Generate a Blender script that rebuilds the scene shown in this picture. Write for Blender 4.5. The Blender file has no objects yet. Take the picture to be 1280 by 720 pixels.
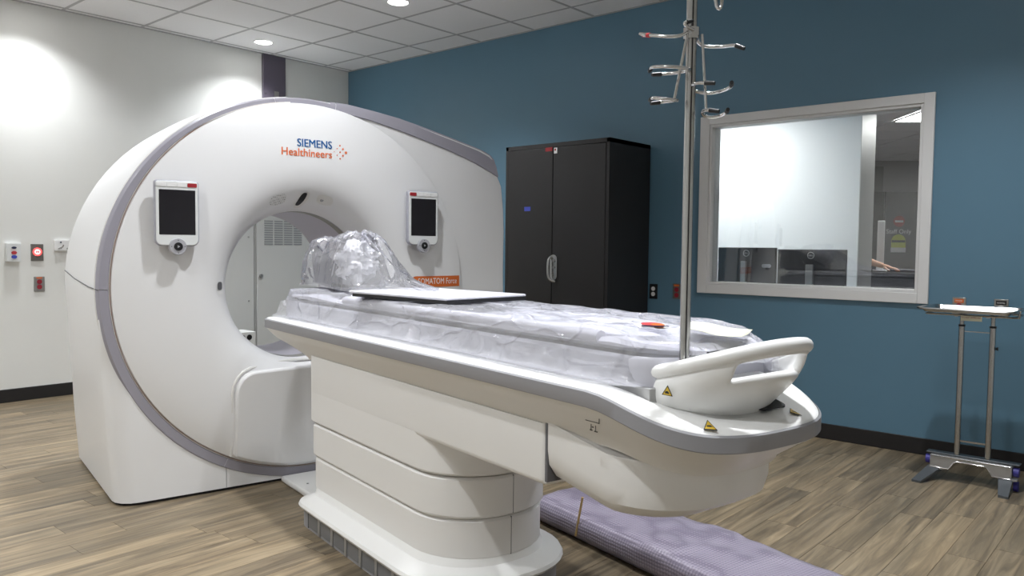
import bpy, math, random
from mathutils import Vector, Matrix, noise
random.seed(7)
PI = math.pi
scene = bpy.context.scene
COL = scene.collection

# ------------------------------------------------------------------ camera
CAM = Vector((6.774, -5.1429, 1.2162))
YAW, PITCH, ROLL, FPX = 0.7164, 0.0518, 0.0104, 984.79
cd = bpy.data.cameras.new('camera'); cam = bpy.data.objects.new('camera', cd); COL.objects.link(cam)
Fv = Vector((-math.sin(YAW)*math.cos(PITCH), math.cos(YAW)*math.cos(PITCH), -math.sin(PITCH)))
Rv = Vector((math.cos(YAW), math.sin(YAW), 0)); Uv = Rv.cross(Fv)
R2 = Rv*math.cos(ROLL)+Uv*math.sin(ROLL); U2 = Uv*math.cos(ROLL)-Rv*math.sin(ROLL)
cam.matrix_world = Matrix(((R2.x, U2.x, -Fv.x, CAM.x), (R2.y, U2.y, -Fv.y, CAM.y), (R2.z, U2.z, -Fv.z, CAM.z), (0, 0, 0, 1)))
cd.sensor_width = 36; cd.lens = 36*FPX/1280; cd.clip_start = 0.02
scene.camera = cam
# ------------------------------------------------------------------ world, exposure
w = bpy.data.worlds.new('world'); scene.world = w; w.use_nodes = True
w.node_tree.nodes['Background'].inputs[0].default_value = (0.9, 0.95, 1, 1)
w.node_tree.nodes['Background'].inputs[1].default_value = 0.05
vs = scene.view_settings
vs.view_transform = 'Standard'; vs.look = 'None'; vs.gamma = 1; vs.use_curve_mapping = False
vs.exposure = 1.12
CAN_POWER = 100
TROFFER_EMIT = 12.0

# ------------------------------------------------------------------ materials
def srgb(r, g, b):
    f = lambda c: (c/255/12.92) if c <= 10 else ((c/255+0.055)/1.055)**2.4
    return (f(r), f(g), f(b), 1)
def new_mat(name):
    m = bpy.data.materials.new(name); m.use_nodes = True
    return m, m.node_tree.nodes, m.node_tree.links, m.node_tree.nodes['Principled BSDF']
def mat(name, col, rough=0.5, metal=0.0, var=0.03, scale=6.0, bump=0.0, bscale=200.0, spec=0.5, emit=None, estr=0, coat=0):
    m, N, L, b = new_mat(name)
    b.inputs['Roughness'].default_value = rough; b.inputs['Metallic'].default_value = metal
    b.inputs['Specular IOR Level'].default_value = spec
    if coat: b.inputs['Coat Weight'].default_value = coat; b.inputs['Coat Roughness'].default_value = 0.15
    tc = N.new('ShaderNodeTexCoord')
    nz = N.new('ShaderNodeTexNoise'); nz.inputs['Scale'].default_value = scale; nz.inputs['Detail'].default_value = 4
    L.new(tc.outputs['Object'], nz.inputs['Vector'])
    mx = N.new('ShaderNodeMix'); mx.data_type = 'RGBA'
    mx.inputs[6].default_value = tuple(max(0, c*(1-var)) for c in col[:3])+(1,)
    mx.inputs[7].default_value = tuple(min(1, c*(1+var)) for c in col[:3])+(1,)
    L.new(nz.outputs[0], mx.inputs[0]); L.new(mx.outputs[2], b.inputs['Base Color'])
    if bump:
        n2 = N.new('ShaderNodeTexNoise'); n2.inputs['Scale'].default_value = bscale; n2.inputs['Detail'].default_value = 2
        L.new(tc.outputs['Object'], n2.inputs['Vector'])
        bp = N.new('ShaderNodeBump'); bp.inputs['Strength'].default_value = bump; bp.inputs['Distance'].default_value = 0.002
        L.new(n2.outputs[0], bp.inputs['Height']); L.new(bp.outputs[0], b.inputs['Normal'])
    if emit:
        b.inputs['Emission Color'].default_value = emit; b.inputs['Emission Strength'].default_value = estr
    return m
M = {}
M['wall_white'] = mat('wall_white', (0.80, 0.805, 0.785, 1), 0.6, var=0.015, bump=0.15, bscale=350, spec=0.3)
M['wall_blue'] = mat('wall_blue', (0.104, 0.212, 0.298, 1), 0.40, var=0.03, bump=0.2, bscale=350, spec=0.5)
M['base_black'] = mat('base_black', (0.012, 0.011, 0.012, 1), 0.5)
M['tile'] = mat('tile', (0.83, 0.82, 0.83, 1), 0.9, var=0.03, scale=60, bump=0.4, bscale=260, spec=0.1)
M['tbar'] = mat('tbar', (0.42, 0.41, 0.42, 1), 0.5)
M['gantry'] = mat('gantry', (0.79, 0.79, 0.80, 1), 0.38, var=0.008)
M['gantry_lip'] = mat('gantry_lip', (0.74, 0.73, 0.71, 1), 0.45, var=0.01)
M['lavender'] = mat('lavender', (0.32, 0.31, 0.36, 1), 0.42, var=0.015)
M['bandgrey'] = mat('bandgrey', (0.30, 0.30, 0.32, 1), 0.42, var=0.015)
M['liner'] = mat('liner', (0.50, 0.48, 0.56, 1), 0.35, var=0.01)
M['silverfoil'] = mat('silverfoil', (0.24, 0.24, 0.22, 1), 0.35, 0.4, var=0.3, scale=14)
M['redline'] = mat('redline', (0.42, 0.20, 0.13, 1), 0.5)
M['seam'] = mat('seam', (0.12, 0.12, 0.13, 1), 0.6)
M['darkgap'] = mat('darkgap', (0.01, 0.01, 0.012, 1), 0.6)
M['table'] = mat('table', (0.78, 0.77, 0.755, 1), 0.38, var=0.01)
M['table_top'] = mat('table_top', (0.86, 0.86, 0.85, 1), 0.3, var=0.008)
M['cream'] = mat('cream', (0.735, 0.715, 0.68, 1), 0.4, var=0.01)
M['screen_body'] = mat('screen_body', (0.74, 0.76, 0.76, 1), 0.35, var=0.01)
M['screen_edge'] = mat('screen_edge', (0.40, 0.40, 0.46, 1), 0.35)
M['screen'] = mat('screen', (0.009, 0.008, 0.012, 1), 0.22, var=0.2, scale=30)
M['red'] = mat('red', (0.36, 0.02, 0.03, 1), 0.4)
M['black'] = mat('black', (0.008, 0.008, 0.01, 1), 0.4)
M['dial'] = mat('dial', (0.5, 0.5, 0.54, 1), 0.35, 0.3)
M['white'] = mat('white', (0.8, 0.8, 0.8, 1), 0.4)
M['orange'] = mat('orange', srgb(214, 108, 44), 0.45)
M['txt_orange'] = mat('txt_orange', srgb(222, 112, 62), 0.5)
M['txt_blue'] = mat('txt_blue', srgb(0, 86, 150), 0.5)
M['txt_white'] = mat('txt_white', (0.85, 0.85, 0.85, 1), 0.5)
M['grille'] = mat('grille', (0.30, 0.30, 0.31, 1), 0.6)
M['cab_black'] = mat('cab_black', (0.018, 0.017, 0.018, 1), 0.5, bump=0.3, bscale=500)
M['chrome'] = mat('chrome', (0.62, 0.62, 0.62, 1), 0.16, 1.0)
M['steel'] = mat('steel', (0.46, 0.46, 0.45, 1), 0.26, 1.0, var=0.06, scale=40)
M['alu'] = mat('alu', (0.42, 0.42, 0.42, 1), 0.42, 0.7)
M['steel_dark'] = mat('steel_dark', (0.10, 0.11, 0.12, 1), 0.4, 0.4)
M['blue_wheel'] = mat('blue_wheel', srgb(62, 58, 140), 0.5)
M['rubber_red'] = mat('rubber_red', srgb(190, 60, 66), 0.5)
M['frame_white'] = mat('frame_white', (0.72, 0.72, 0.72, 1), 0.45, var=0.01)
M['purple_panel'] = mat('purple_panel', (0.115, 0.10, 0.135, 1), 0.5, var=0.04)
M['elec'] = mat('elec', (0.64, 0.65, 0.64, 1), 0.5, var=0.01)
M['elec_dark'] = mat('elec_dark', (0.34, 0.35, 0.36, 1), 0.5)
M['plate_grey'] = mat('plate_grey', (0.16, 0.15, 0.14, 1), 0.45, 0.3)
M['plate_steel'] = mat('plate_steel', (0.36, 0.35, 0.33, 1), 0.35, 0.8)
M['outlet_red'] = mat('outlet_red', (0.30, 0.015, 0.03, 1), 0.4)
M['lit_red'] = mat('lit_red', (0.8, 0.05, 0.05, 1), 0.4, emit=(1, 0.06, 0.06, 1), estr=1.4)
M['lit_pale'] = mat('lit_pale', (0.9, 0.6, 0.6, 1), 0.4, emit=(1, 0.6, 0.6, 1), estr=0.8)
M['blue_btn'] = mat('blue_btn', srgb(70, 84, 190), 0.4)
M['navy'] = mat('navy', srgb(28, 34, 74), 0.4)
M['yellow'] = mat('yellow', srgb(214, 178, 48), 0.5)
M['paper'] = mat('paper', (0.80, 0.79, 0.62, 1), 0.8, var=0.02)
M['paper_white'] = mat('paper_white', (0.85, 0.85, 0.85, 1), 0.8, var=0.02)
M['mattress'] = mat('mattress', (0.70, 0.70, 0.77, 1), 0.45, var=0.05, scale=10)
M['cradle'] = mat('cradle', (0.52, 0.52, 0.58, 1), 0.35, var=0.04)
M['holder'] = mat('holder', (0.12, 0.12, 0.15, 1), 0.35, var=0.2, scale=12)
M['wrapball'] = mat('wrapball', (0.78, 0.78, 0.82, 1), 0.4, var=0.05, scale=20, bump=0.6, bscale=60)
M['skin'] = mat('skin', srgb(205, 150, 118), 0.55)
M['shirt'] = mat('shirt', (0.05, 0.052, 0.058, 1), 0.8)
M['hair'] = mat('hair', (0.02, 0.013, 0.009, 1), 0.7)
M['trousers'] = mat('trousers', (0.02, 0.022, 0.035, 1), 0.8)
M['ctrl_wall'] = mat('ctrl_wall', (0.74, 0.75, 0.75, 1), 0.7, var=0.01)
M['ctrl_grey'] = mat('ctrl_grey', (0.30, 0.29, 0.30, 1), 0.7, var=0.03)
M['ctrl_door'] = mat('ctrl_door', (0.12, 0.115, 0.125, 1), 0.6, var=0.05)
M['monitor'] = mat('monitor', (0.028, 0.028, 0.03, 1), 0.45, var=0.05)
M['desk'] = mat('desk', (0.016, 0.015, 0.017, 1), 0.4)
M['endcap'] = mat('endcap', (0.46, 0.46, 0.44, 1), 0.45, 0.2)
M['lime'] = mat('lime', srgb(190, 200, 60), 0.5)
M['wood'] = mat('wood', srgb(190, 160, 110), 0.6)
M['lens'] = mat('lens', (0.9, 0.9, 0.9, 1), 0.4, emit=(1, 0.98, 0.95, 1), estr=9)
M['troffer'] = mat('troffer', (0.9, 0.9, 0.9, 1), 0.4, emit=(1, 0.99, 0.98, 1), estr=TROFFER_EMIT)

def film(name, tint, alpha, rough, bump, bscale, dist=0.02, gloss=0.5):
    """thin clear plastic: transparent film with a glossy skin and crease relief"""
    m, N, L, b = new_mat(name)
    out = N['Material Output']
    tc = N.new('ShaderNodeTexCoord')
    mp = N.new('ShaderNodeMapping'); mp.inputs['Scale'].default_value = (0.6, 1.3, 1.0)
    L.new(tc.outputs['Object'], mp.inputs[0])
    nd = N.new('ShaderNodeTexNoise'); nd.inputs['Scale'].default_value = bscale*0.35
    L.new(mp.outputs[0], nd.inputs['Vector'])
    add = N.new('ShaderNodeVectorMath'); add.operation = 'MULTIPLY_ADD'; add.inputs[1].default_value = (0.22, 0.22, 0.22)
    L.new(nd.outputs[1], add.inputs[0]); L.new(mp.outputs[0], add.inputs[2])
    vo = N.new('ShaderNodeTexVoronoi'); vo.inputs['Scale'].default_value = bscale
    L.new(add.outputs[0], vo.inputs['Vector'])
    df_ = N.new('ShaderNodeVectorMath'); df_.operation = 'SUBTRACT'      # flat facets: each cell tilts its own way
    L.new(add.outputs[0], df_.inputs[0]); L.new(vo.outputs['Position'], df_.inputs[1])
    ct = N.new('ShaderNodeVectorMath'); ct.operation = 'SUBTRACT'; ct.inputs[1].default_value = (0.5, 0.5, 0.5)
    L.new(vo.outputs['Color'], ct.inputs[0])
    dt = N.new('ShaderNodeVectorMath'); dt.operation = 'DOT_PRODUCT'
    L.new(df_.outputs[0], dt.inputs[0]); L.new(ct.outputs[0], dt.inputs[1])
    n2 = N.new('ShaderNodeTexNoise'); n2.inputs['Scale'].default_value = bscale*2.5; n2.inputs['Detail'].default_value = 3
    L.new(add.outputs[0], n2.inputs['Vector'])
    n3 = N.new('ShaderNodeMath'); n3.operation = 'MULTIPLY'; n3.inputs[1].default_value = 0.004; L.new(n2.outputs[0], n3.inputs[0])
    ve = N.new('ShaderNodeTexVoronoi'); ve.feature = 'DISTANCE_TO_EDGE'; ve.inputs['Scale'].default_value = bscale*0.62
    L.new(add.outputs[0], ve.inputs['Vector'])
    cr = N.new('ShaderNodeMapRange'); cr.interpolation_type = 'SMOOTHSTEP'      # narrow pinched creases
    for k_, v_ in (('From Min', 0.0), ('From Max', 0.07), ('To Min', 0.0055), ('To Max', 0.0)): cr.inputs[k_].default_value = v_
    L.new(ve.outputs['Distance'], cr.inputs['Value'])
    fm = N.new('ShaderNodeMath'); fm.operation = 'MULTIPLY_ADD'; fm.inputs[1].default_value = 0.35
    L.new(dt.outputs['Value'], fm.inputs[0]); L.new(cr.outputs[0], fm.inputs[2])
    sm = N.new('ShaderNodeMath'); sm.operation = 'ADD'
    L.new(fm.outputs[0], sm.inputs[0]); L.new(n3.outputs[0], sm.inputs[1])
    bp = N.new('ShaderNodeBump'); bp.inputs['Strength'].default_value = bump; bp.inputs['Distance'].default_value = dist
    L.new(sm.outputs[0], bp.inputs['Height'])
    gl = N.new('ShaderNodeBsdfGlossy'); gl.inputs['Roughness'].default_value = rough; gl.inputs['Color'].default_value = (0.95, 0.95, 1, 1)
    L.new(bp.outputs[0], gl.inputs['Normal'])
    df = N.new('ShaderNodeBsdfDiffuse'); df.inputs['Color'].default_value = tint; L.new(bp.outputs[0], df.inputs['Normal'])
    tr = N.new('ShaderNodeBsdfTransparent'); tr.inputs[0].default_value = (0.97, 0.97, 0.98, 1)
    m1 = N.new('ShaderNodeMixShader'); m1.inputs[0].default_value = alpha
    L.new(tr.outputs[0], m1.inputs[1]); L.new(df.outputs[0], m1.inputs[2])
    fr = N.new('ShaderNodeFresnel'); fr.inputs[0].default_value = 1.55; L.new(bp.outputs[0], fr.inputs[1])
    mu = N.new('ShaderNodeMath'); mu.operation = 'MULTIPLY_ADD'; mu.inputs[1].default_value = gloss; mu.inputs[2].default_value = 0.05
    L.new(fr.outputs[0], mu.inputs[0])
    m2 = N.new('ShaderNodeMixShader'); L.new(mu.outputs[0], m2.inputs[0])
    L.new(m1.outputs[0], m2.inputs[1]); L.new(gl.outputs[0], m2.inputs[2])
    L.new(m2.outputs[0], out.inputs[0]); N.remove(b)
    return m
M['film'] = film('film', (0.90, 0.90, 0.95, 1), 0.28, 0.06, 1.0, 13, 0.8, 0.55)
M['bagfilm'] = film('bagfilm', (0.93, 0.93, 0.97, 1), 0.19, 0.06, 1.0, 9, 0.55, 0.9)

def glass():
    m, N, L, b = new_mat('glass'); out = N['Material Output']
    tr = N.new('ShaderNodeBsdfTransparent'); tr.inputs[0].default_value = (0.93, 0.95, 0.95, 1)
    gl = N.new('ShaderNodeBsdfGlossy'); gl.inputs['Roughness'].default_value = 0.0
    fr = N.new('ShaderNodeFresnel'); fr.inputs[0].default_value = 1.85
    mx = N.new('ShaderNodeMixShader'); L.new(fr.outputs[0], mx.inputs[0]); L.new(tr.outputs[0], mx.inputs[1]); L.new(gl.outputs[0], mx.inputs[2])
    L.new(mx.outputs[0], out.inputs[0]); N.remove(b); return m
M['glass'] = glass()

def plank_mat():
    m, N, L, b = new_mat('plank')
    tc = N.new('ShaderNodeTexCoord'); oi = N.new('ShaderNodeObjectInfo')
    geo = N.new('ShaderNodeNewGeometry')
    off = N.new('ShaderNodeVectorMath'); off.operation = 'SCALE'; off.inputs[0].default_value = (7.3, 13.1, 3.7)
    L.new(oi.outputs['Random'], off.inputs['Scale'])
    ad = N.new('ShaderNodeVectorMath'); L.new(tc.outputs['Object'], ad.inputs[0]); L.new(off.outputs[0], ad.inputs[1])
    mp = N.new('ShaderNodeMapping'); mp.inputs['Scale'].default_value = (26, 1.7, 1); L.new(ad.outputs[0], mp.inputs[0])
    n1 = N.new('ShaderNodeTexNoise'); n1.inputs['Scale'].default_value = 1.0; n1.inputs['Detail'].default_value = 7; n1.inputs['Roughness'].default_value = 0.62; n1.inputs['Distortion'].default_value = 1.0
    L.new(mp.outputs[0], n1.inputs['Vector'])
    mp2 = N.new('ShaderNodeMapping'); mp2.inputs['Scale'].default_value = (9, 0.55, 1); L.new(ad.outputs[0], mp2.inputs[0])
    n2 = N.new('ShaderNodeTexNoise'); n2.inputs['Scale'].default_value = 1.0; n2.inputs['Detail'].default_value = 3; n2.inputs['Distortion'].default_value = 0.6
    L.new(mp2.outputs[0], n2.inputs['Vector'])
    r1 = N.new('ShaderNodeValToRGB'); e = r1.color_ramp.elements
    e[0].position = 0.28; e[0].color = srgb(90, 81, 68); e[1].position = 0.72; e[1].color = srgb(166, 151, 127)
    k = r1.color_ramp.elements.new(0.5); k.color = srgb(131, 118, 98)
    L.new(n1.outputs[0], r1.inputs[0])
    r2 = N.new('ShaderNodeValToRGB'); e = r2.color_ramp.elements
    e[0].position = 0.3; e[0].color = (0.74, 0.75, 0.75, 1); e[1].position = 0.7; e[1].color = (1.12, 1.08, 1.02, 1)
    L.new(n2.outputs[0], r2.inputs[0])
    mm = N.new('ShaderNodeMix'); mm.data_type = 'RGBA'; mm.blend_type = 'MULTIPLY'; mm.inputs[0].default_value = 1
    L.new(r1.outputs[0], mm.inputs[6]); L.new(r2.outputs[0], mm.inputs[7])
    r3 = N.new('ShaderNodeValToRGB'); e = r3.color_ramp.elements
    e[0].color = (0.78, 0.78, 0.78, 1); e[1].color = (1.14, 1.12, 1.08, 1); L.new(oi.outputs['Random'], r3.inputs[0])
    m3 = N.new('ShaderNodeMix'); m3.data_type = 'RGBA'; m3.blend_type = 'MULTIPLY'; m3.inputs[0].default_value = 1
    L.new(mm.outputs[2], m3.inputs[6]); L.new(r3.outputs[0], m3.inputs[7]); L.new(m3.outputs[2], b.inputs['Base Color'])
    b.inputs['Roughness'].default_value = 0.42
    bp = N.new('ShaderNodeBump'); bp.inputs['Strength'].default_value = 0.12; bp.inputs['Distance'].default_value = 0.002
    L.new(n1.outputs[0], bp.inputs['Height']); L.new(bp.outputs[0], b.inputs['Normal'])
    return m
M['plank'] = plank_mat()

def dots_mat(name, base, hole, scale, thr, rough=0.5, bump=0.0, metal=0.0):
    m, N, L, b = new_mat(name)
    tc = N.new('ShaderNodeTexCoord'); vo = N.new('ShaderNodeTexVoronoi'); vo.inputs['Randomness'].default_value = 0.0
    vo.inputs['Scale'].default_value = scale; L.new(tc.outputs['Object'], vo.inputs['Vector'])
    r = N.new('ShaderNodeValToRGB'); e = r.color_ramp.elements
    e[0].position = thr*0.8; e[0].color = hole; e[1].position = thr; e[1].color = base
    L.new(vo.outputs[0], r.inputs[0]); L.new(r.outputs[0], b.inputs['Base Color'])
    b.inputs['Roughness'].default_value = rough; b.inputs['Metallic'].default_value = metal
    if bump:
        bp = N.new('ShaderNodeBump'); bp.inputs['Strength'].default_value = bump; bp.inputs['Distance'].default_value = 0.004; bp.invert = True
        L.new(vo.outputs[0], bp.inputs['Height']); L.new(bp.outputs[0], b.inputs['Normal'])
    return m
M['vent'] = dots_mat('vent', (0.17, 0.17, 0.175, 1), (0.03, 0.03, 0.03, 1), 85, 0.36)
M['bubble'] = dots_mat('bubble', (0.215, 0.19, 0.255, 1), (0.35, 0.315, 0.40, 1), 75, 0.55, 0.32, 0.7)
M['speaker'] = dots_mat('speaker', (0.72, 0.72, 0.72, 1), (0.12, 0.12, 0.12, 1), 110, 0.30)

# ------------------------------------------------------------------ builders
def tag(o, label=None, cat=None, group=None, kind=None):
    if label: o['label'] = label
    if cat: o['category'] = cat
    if group: o['group'] = group
    if kind: o['kind'] = kind
    return o
def empty(name, loc=(0, 0, 0), rz=0.0, label=None, cat=None, group=None, kind=None):
    o = bpy.data.objects.new(name, None); COL.objects.link(o); o.location = loc; o.rotation_euler = (0, 0, rz)
    o.empty_display_size = 0.1
    return tag(o, label, cat, group, kind)
def mk(name, V, F, m, parent=None, sharp=35, smooth=True):
    me = bpy.data.meshes.new(name); me.from_pydata([tuple(v) for v in V], [], F); me.validate(); me.update()
    if m is not None: me.materials.append(M[m] if isinstance(m, str) else m)
    if smooth and len(me.polygons):
        me.polygons.foreach_set('use_smooth', [True]*len(me.polygons))
        me.set_sharp_from_angle(angle=math.radians(sharp))
    o = bpy.data.objects.new(name, me); COL.objects.link(o); o.parent = parent
    return o
def bevel(o, wd, seg=3):
    b = o.modifiers.new('bevel', 'BEVEL'); b.width = wd; b.segments = seg; b.limit_method = 'ANGLE'; b.angle_limit = math.radians(40)
    return o
BF = [(0, 3, 2, 1), (4, 5, 6, 7), (0, 1, 5, 4), (1, 2, 6, 5), (2, 3, 7, 6), (3, 0, 4, 7)]
def boxv(x0, x1, y0, y1, z0, z1):
    return [(x0, y0, z0), (x1, y0, z0), (x1, y1, z0), (x0, y1, z0), (x0, y0, z1), (x1, y0, z1), (x1, y1, z1), (x0, y1, z1)]
def box(name, x0, x1, y0, y1, z0, z1, m, parent=None, bv=0.0, seg=2):
    o = mk(name, boxv(x0, x1, y0, y1, z0, z1), BF, m, parent)
    if bv: bevel(o, bv, seg)
    return o
def boxes(name, lst, m, parent=None):
    V = []; F = []
    for b in lst:
        k = len(V); V += boxv(*b); F += [tuple(i+k for i in f) for f in BF]
    return mk(name, V, F, m, parent)
def loft(name, rings, m, parent=None, closed=True, cap0=False, cap1=False, sharp=35):
    V = []; F = []; n = len(rings[0])
    for r in rings: V += [tuple(p) for p in r]
    for i in range(len(rings)-1):
        for j in range(n if closed else n-1):
            a = i*n+j; b = i*n+(j+1) % n; F.append((a, b, b+n, a+n))
    if cap0: F.append(tuple(range(n-1, -1, -1)))
    if cap1: F.append(tuple(range((len(rings)-1)*n, len(rings)*n)))
    return mk(name, V, F, m, parent, sharp)
def tube(name, pts, r, m, parent=None, n=10, cap=True, sharp=50):
    P = [Vector(p) for p in pts]; rs = r if isinstance(r, (list, tuple)) else [r]*len(P)
    T = []
    for i in range(len(P)):
        d = P[min(i+1, len(P)-1)]-P[max(i-1, 0)]; T.append(d.normalized())
    up = Vector((0, 0, 1)) if abs(T[0].z) < 0.9 else Vector((1, 0, 0))
    nrm = T[0].cross(up).normalized(); rings = []
    for i in range(len(P)):
        nrm = (nrm-T[i]*nrm.dot(T[i])).normalized(); bn = T[i].cross(nrm)
        rings.append([P[i]+(nrm*math.cos(2*PI*k/n)+bn*math.sin(2*PI*k/n))*rs[i] for k in range(n)])
    return loft(name, rings, m, parent, True, cap, cap, sharp)
def smooth_path(pts, n=6):
    P = [Vector(p) for p in pts]; out = []
    for i in range(len(P)-1):
        p0 = P[max(i-1, 0)]; p1 = P[i]; p2 = P[i+1]; p3 = P[min(i+2, len(P)-1)]
        for k in range(n):
            t = k/n
            out.append(0.5*((2*p1)+(p2-p0)*t+(2*p0-5*p1+4*p2-p3)*t*t+(3*p1-p0-3*p2+p3)*t**3))
    out.append(P[-1]); return out
def cyl(name, c, axis, r, h, m, parent=None, n=24, r2=None):
    """cylinder from c along axis for h"""
    c = Vector(c); a = Vector(axis).normalized()
    return tube(name, [c, c+a*h], [r, r if r2 is None else r2], m, parent, n)
def prism(name, poly, fn, t0, t1, m, parent=None, bv=0.0, seg=3):
    """polygon (u,v) extruded between t0 and t1; fn(u,v,t)->xyz"""
    n = len(poly); V = [fn(u, v, t0) for u, v in poly]+[fn(u, v, t1) for u, v in poly]
    F = [tuple(range(n-1, -1, -1)), tuple(range(n, 2*n))]+[(i, (i+1) % n, (i+1) % n+n, i+n) for i in range(n)]
    o = mk(name, V, F, m, parent)
    if bv: bevel(o, bv, seg)
    return o
def rrect(u0, u1, v0, v1, r, n=6):
    rs = r if isinstance(r, (list, tuple)) else [r]*4; P = []
    for (cu, cv, a0, q) in ((u1-rs[0], v0+rs[0], -90, rs[0]), (u1-rs[1], v1-rs[1], 0, rs[1]), (u0+rs[2], v1-rs[2], 90, rs[2]), (u0+rs[3], v0+rs[3], 180, rs[3])):
        for k in range(n+1):
            a = math.radians(a0+90*k/n); P.append((cu+q*math.cos(a), cv+q*math.sin(a)))
    return P
def disc_poly(cu, cv, r, n=24, rv=None):
    return [(cu+r*math.cos(2*PI*k/n), cv+(rv or r)*math.sin(2*PI*k/n)) for k in range(n)]
def text_geo(body, size, bold=0.0, res=3):
    cu = bpy.data.curves.new('txt', 'FONT'); cu.body = body; cu.size = size; cu.offset = bold; cu.resolution_u = res
    o = bpy.data.objects.new('txt', cu); COL.objects.link(o)
    dg = bpy.context.evaluated_depsgraph_get(); me = bpy.data.meshes.new_from_object(o.evaluated_get(dg))
    V = [v.co.copy() for v in me.vertices]; F = [tuple(p.vertices) for p in me.polygons]
    bpy.data.objects.remove(o); bpy.data.curves.remove(cu); bpy.data.meshes.remove(me)
    x0 = min(v.x for v in V); x1 = max(v.x for v in V)
    return [(v.x-x0, v.y) for v in V], F, x1-x0
def text(name, body, size, fn, m, parent, width=None, bold=0.0):
    """flat lettering mapped by fn(u,v)->xyz; width rescales the line length"""
    P, F, wd = text_geo(body, size, bold); s = (width/wd) if width else 1
    return mk(name, [fn(u*s, v) for u, v in P], F, m, parent, smooth=False)
def sst(t): t = max(0, min(1, t)); return t*t*(3-2*t)

# ------------------------------------------------------------------ room shell
H = 3.024; X1 = 7.7; Y1 = -5.95; T = 0.6096; GA = 0.3123; GB = 0.0796
WX0, WX1, WZ0, WZ1 = 4.07, 5.575, 0.905, 2.148          # window trim, outer
IX0, IX1, IZ0, IZ1 = 4.14, 5.515, 0.968, 2.09           # window opening
def struct(o, label=None): o['kind'] = 'structure'; return tag(o, label)
floor = struct(box('floor', 0, X1, Y1, 0, -0.12, -0.006, 'base_black'), 'grey brown wood plank floor of the scanner room')
struct(box('wall_left', -0.12, 0, Y1, 0.12, 0, H+0.1, 'wall_white'), 'white painted wall behind the scanner')
struct(boxes('wall_right', [(0, IX0, 0, 0.12, 0, H+0.1), (IX1, X1, 0, 0.12, 0, H+0.1), (IX0, IX1, 0, 0.12, 0, IZ0), (IX0, IX1, 0, 0.12, IZ1, H+0.1)], 'wall_blue'), 'blue painted wall with the viewing window')
struct(box('wall_back', 0, X1, Y1-0.12, Y1, 0, H+0.1, 'wall_white'), 'white wall behind the camera')
struct(box('wall_side', X1, X1+0.12, Y1, 0.12, 0, H+0.1, 'wall_white'), 'white side wall beside the camera')
def baseboard(name, x0, x1, y0, y1):
    o = struct(box(name, x0, x1, y0, y1, 0, 0.1, 'base_black', bv=0.004)); return o
tag(baseboard('baseboard_left', 0, 0.011, Y1, -0.011), 'black rubber baseboard under the white wall')
tag(baseboard('baseboard_right', 0, X1, -0.011, 0), 'black rubber baseboard under the blue wall')

# planks: those in the picture are objects, the rest one mesh
def project(P):
    d = Vector(P)-CAM; z = d.dot(Fv)
    if z < 0.05: return None
    return 640+FPX*d.dot(R2)/z, 360-FPX*d.dot(U2)/z, z
PW, PL, PO = 0.14, 0.914, 0.033
known = {3.393: -3.96, 3.253: -3.732, 2.273: -3.729, 3.533: -3.52, 3.813: -3.43, 5.493: -0.405, 5.353: -0.83, 5.633: -0.964, 5.773: -1.22, 5.913: -1.08, 6.053: -0.714}
planks = []
for k in range(-1, int(X1/PW)+1):
    xa = PO+k*PW; xb = min(X1, xa+PW); xa = max(0, xa)
    if xb-xa < 0.01: continue
    off = random.random()*PL
    for kx, ky in known.items():
        if abs(kx-(PO+k*PW)) < 0.02: off = (-ky) % PL
    y = 0.0; cuts = [0.0]; yy = -off if off > 0.03 else -off-PL
    while yy > Y1: cuts.append(yy); yy -= PL
    cuts.append(Y1)
    for a, b in zip(cuts, cuts[1:]):
        if a-b < 0.02: continue
        q = []
        for i in range(3):
            for j in range(7):
                s = project((xa+(xb-xa)*i/2, a+(b-a)*j/6, 0))
                if s and -6 < s[0] < 1286 and s[1] < 726: q.append(s)
        vis = False
        for s in q:      # skip the floor the scanner and table hide
            u, v = s[0], s[1]
            if u < 150 or (u < 440 and v > 585) or u > 680 or v > 600: vis = True
        planks.append((xa, xb, b, a, vis, min([s[2] for s in q], default=99)))
planks.sort(key=lambda p: (not p[4], p[5]))
rest = []
for i, (xa, xb, ya, yb, vis, dd) in enumerate(planks):
    g = 0.0007; b = (xa+g, xb-g, ya+g, yb-g, -0.006, 0)
    if vis and i < 298:
        o = mk('plank', boxv(*b), BF, 'plank', floor, smooth=False)
    else: rest.append(b)
o = boxes('plank_field', rest, 'plank', floor); o['kind'] = 'stuff'

# ceiling: tiles and bars hang as pieces of the ceiling
ceil = struct(box('ceiling', -0.1, X1+0.1, Y1-0.1, 0.1, H+0.03, H+0.12, 'tile'), 'suspended ceiling of white square tiles')
xs = [0]+[GB+i*T for i in range(0, 15) if GB+i*T < X1]+[X1]
ys = [0]+[-(GA+j*T) for j in range(0, 12) if GA+j*T < -Y1]+[Y1]
tm = {}
for i in range(len(xs)-1):
    for j in range(len(ys)-1):
        wx = xs[i+1]-xs[i]; wy = ys[j]-ys[j+1]; key = (round(wx, 3), round(wy, 3))
        if key not in tm:
            g = 0.010
            V = boxv(g, wx-g, -wy+g, -g, 0, 0.012)
            me = bpy.data.meshes.new('ceiling_tile'); me.from_pydata(V, [], BF); me.update(); me.materials.append(M['tile']); tm[key] = me
        o = bpy.data.objects.new('ceiling_tile', tm[key]); COL.objects.link(o); o.parent = ceil; o.location = (xs[i], ys[j], H+0.002)
for x in xs[1:-1]: box('grid_bar', x-0.012, x+0.012, Y1, 0, H, H+0.03, 'tbar', ceil)
for y in ys[1:-1]: box('grid_bar', 0, X1, y-0.012, y+0.012, H+0.0005, H+0.03, 'tbar', ceil)
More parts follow.
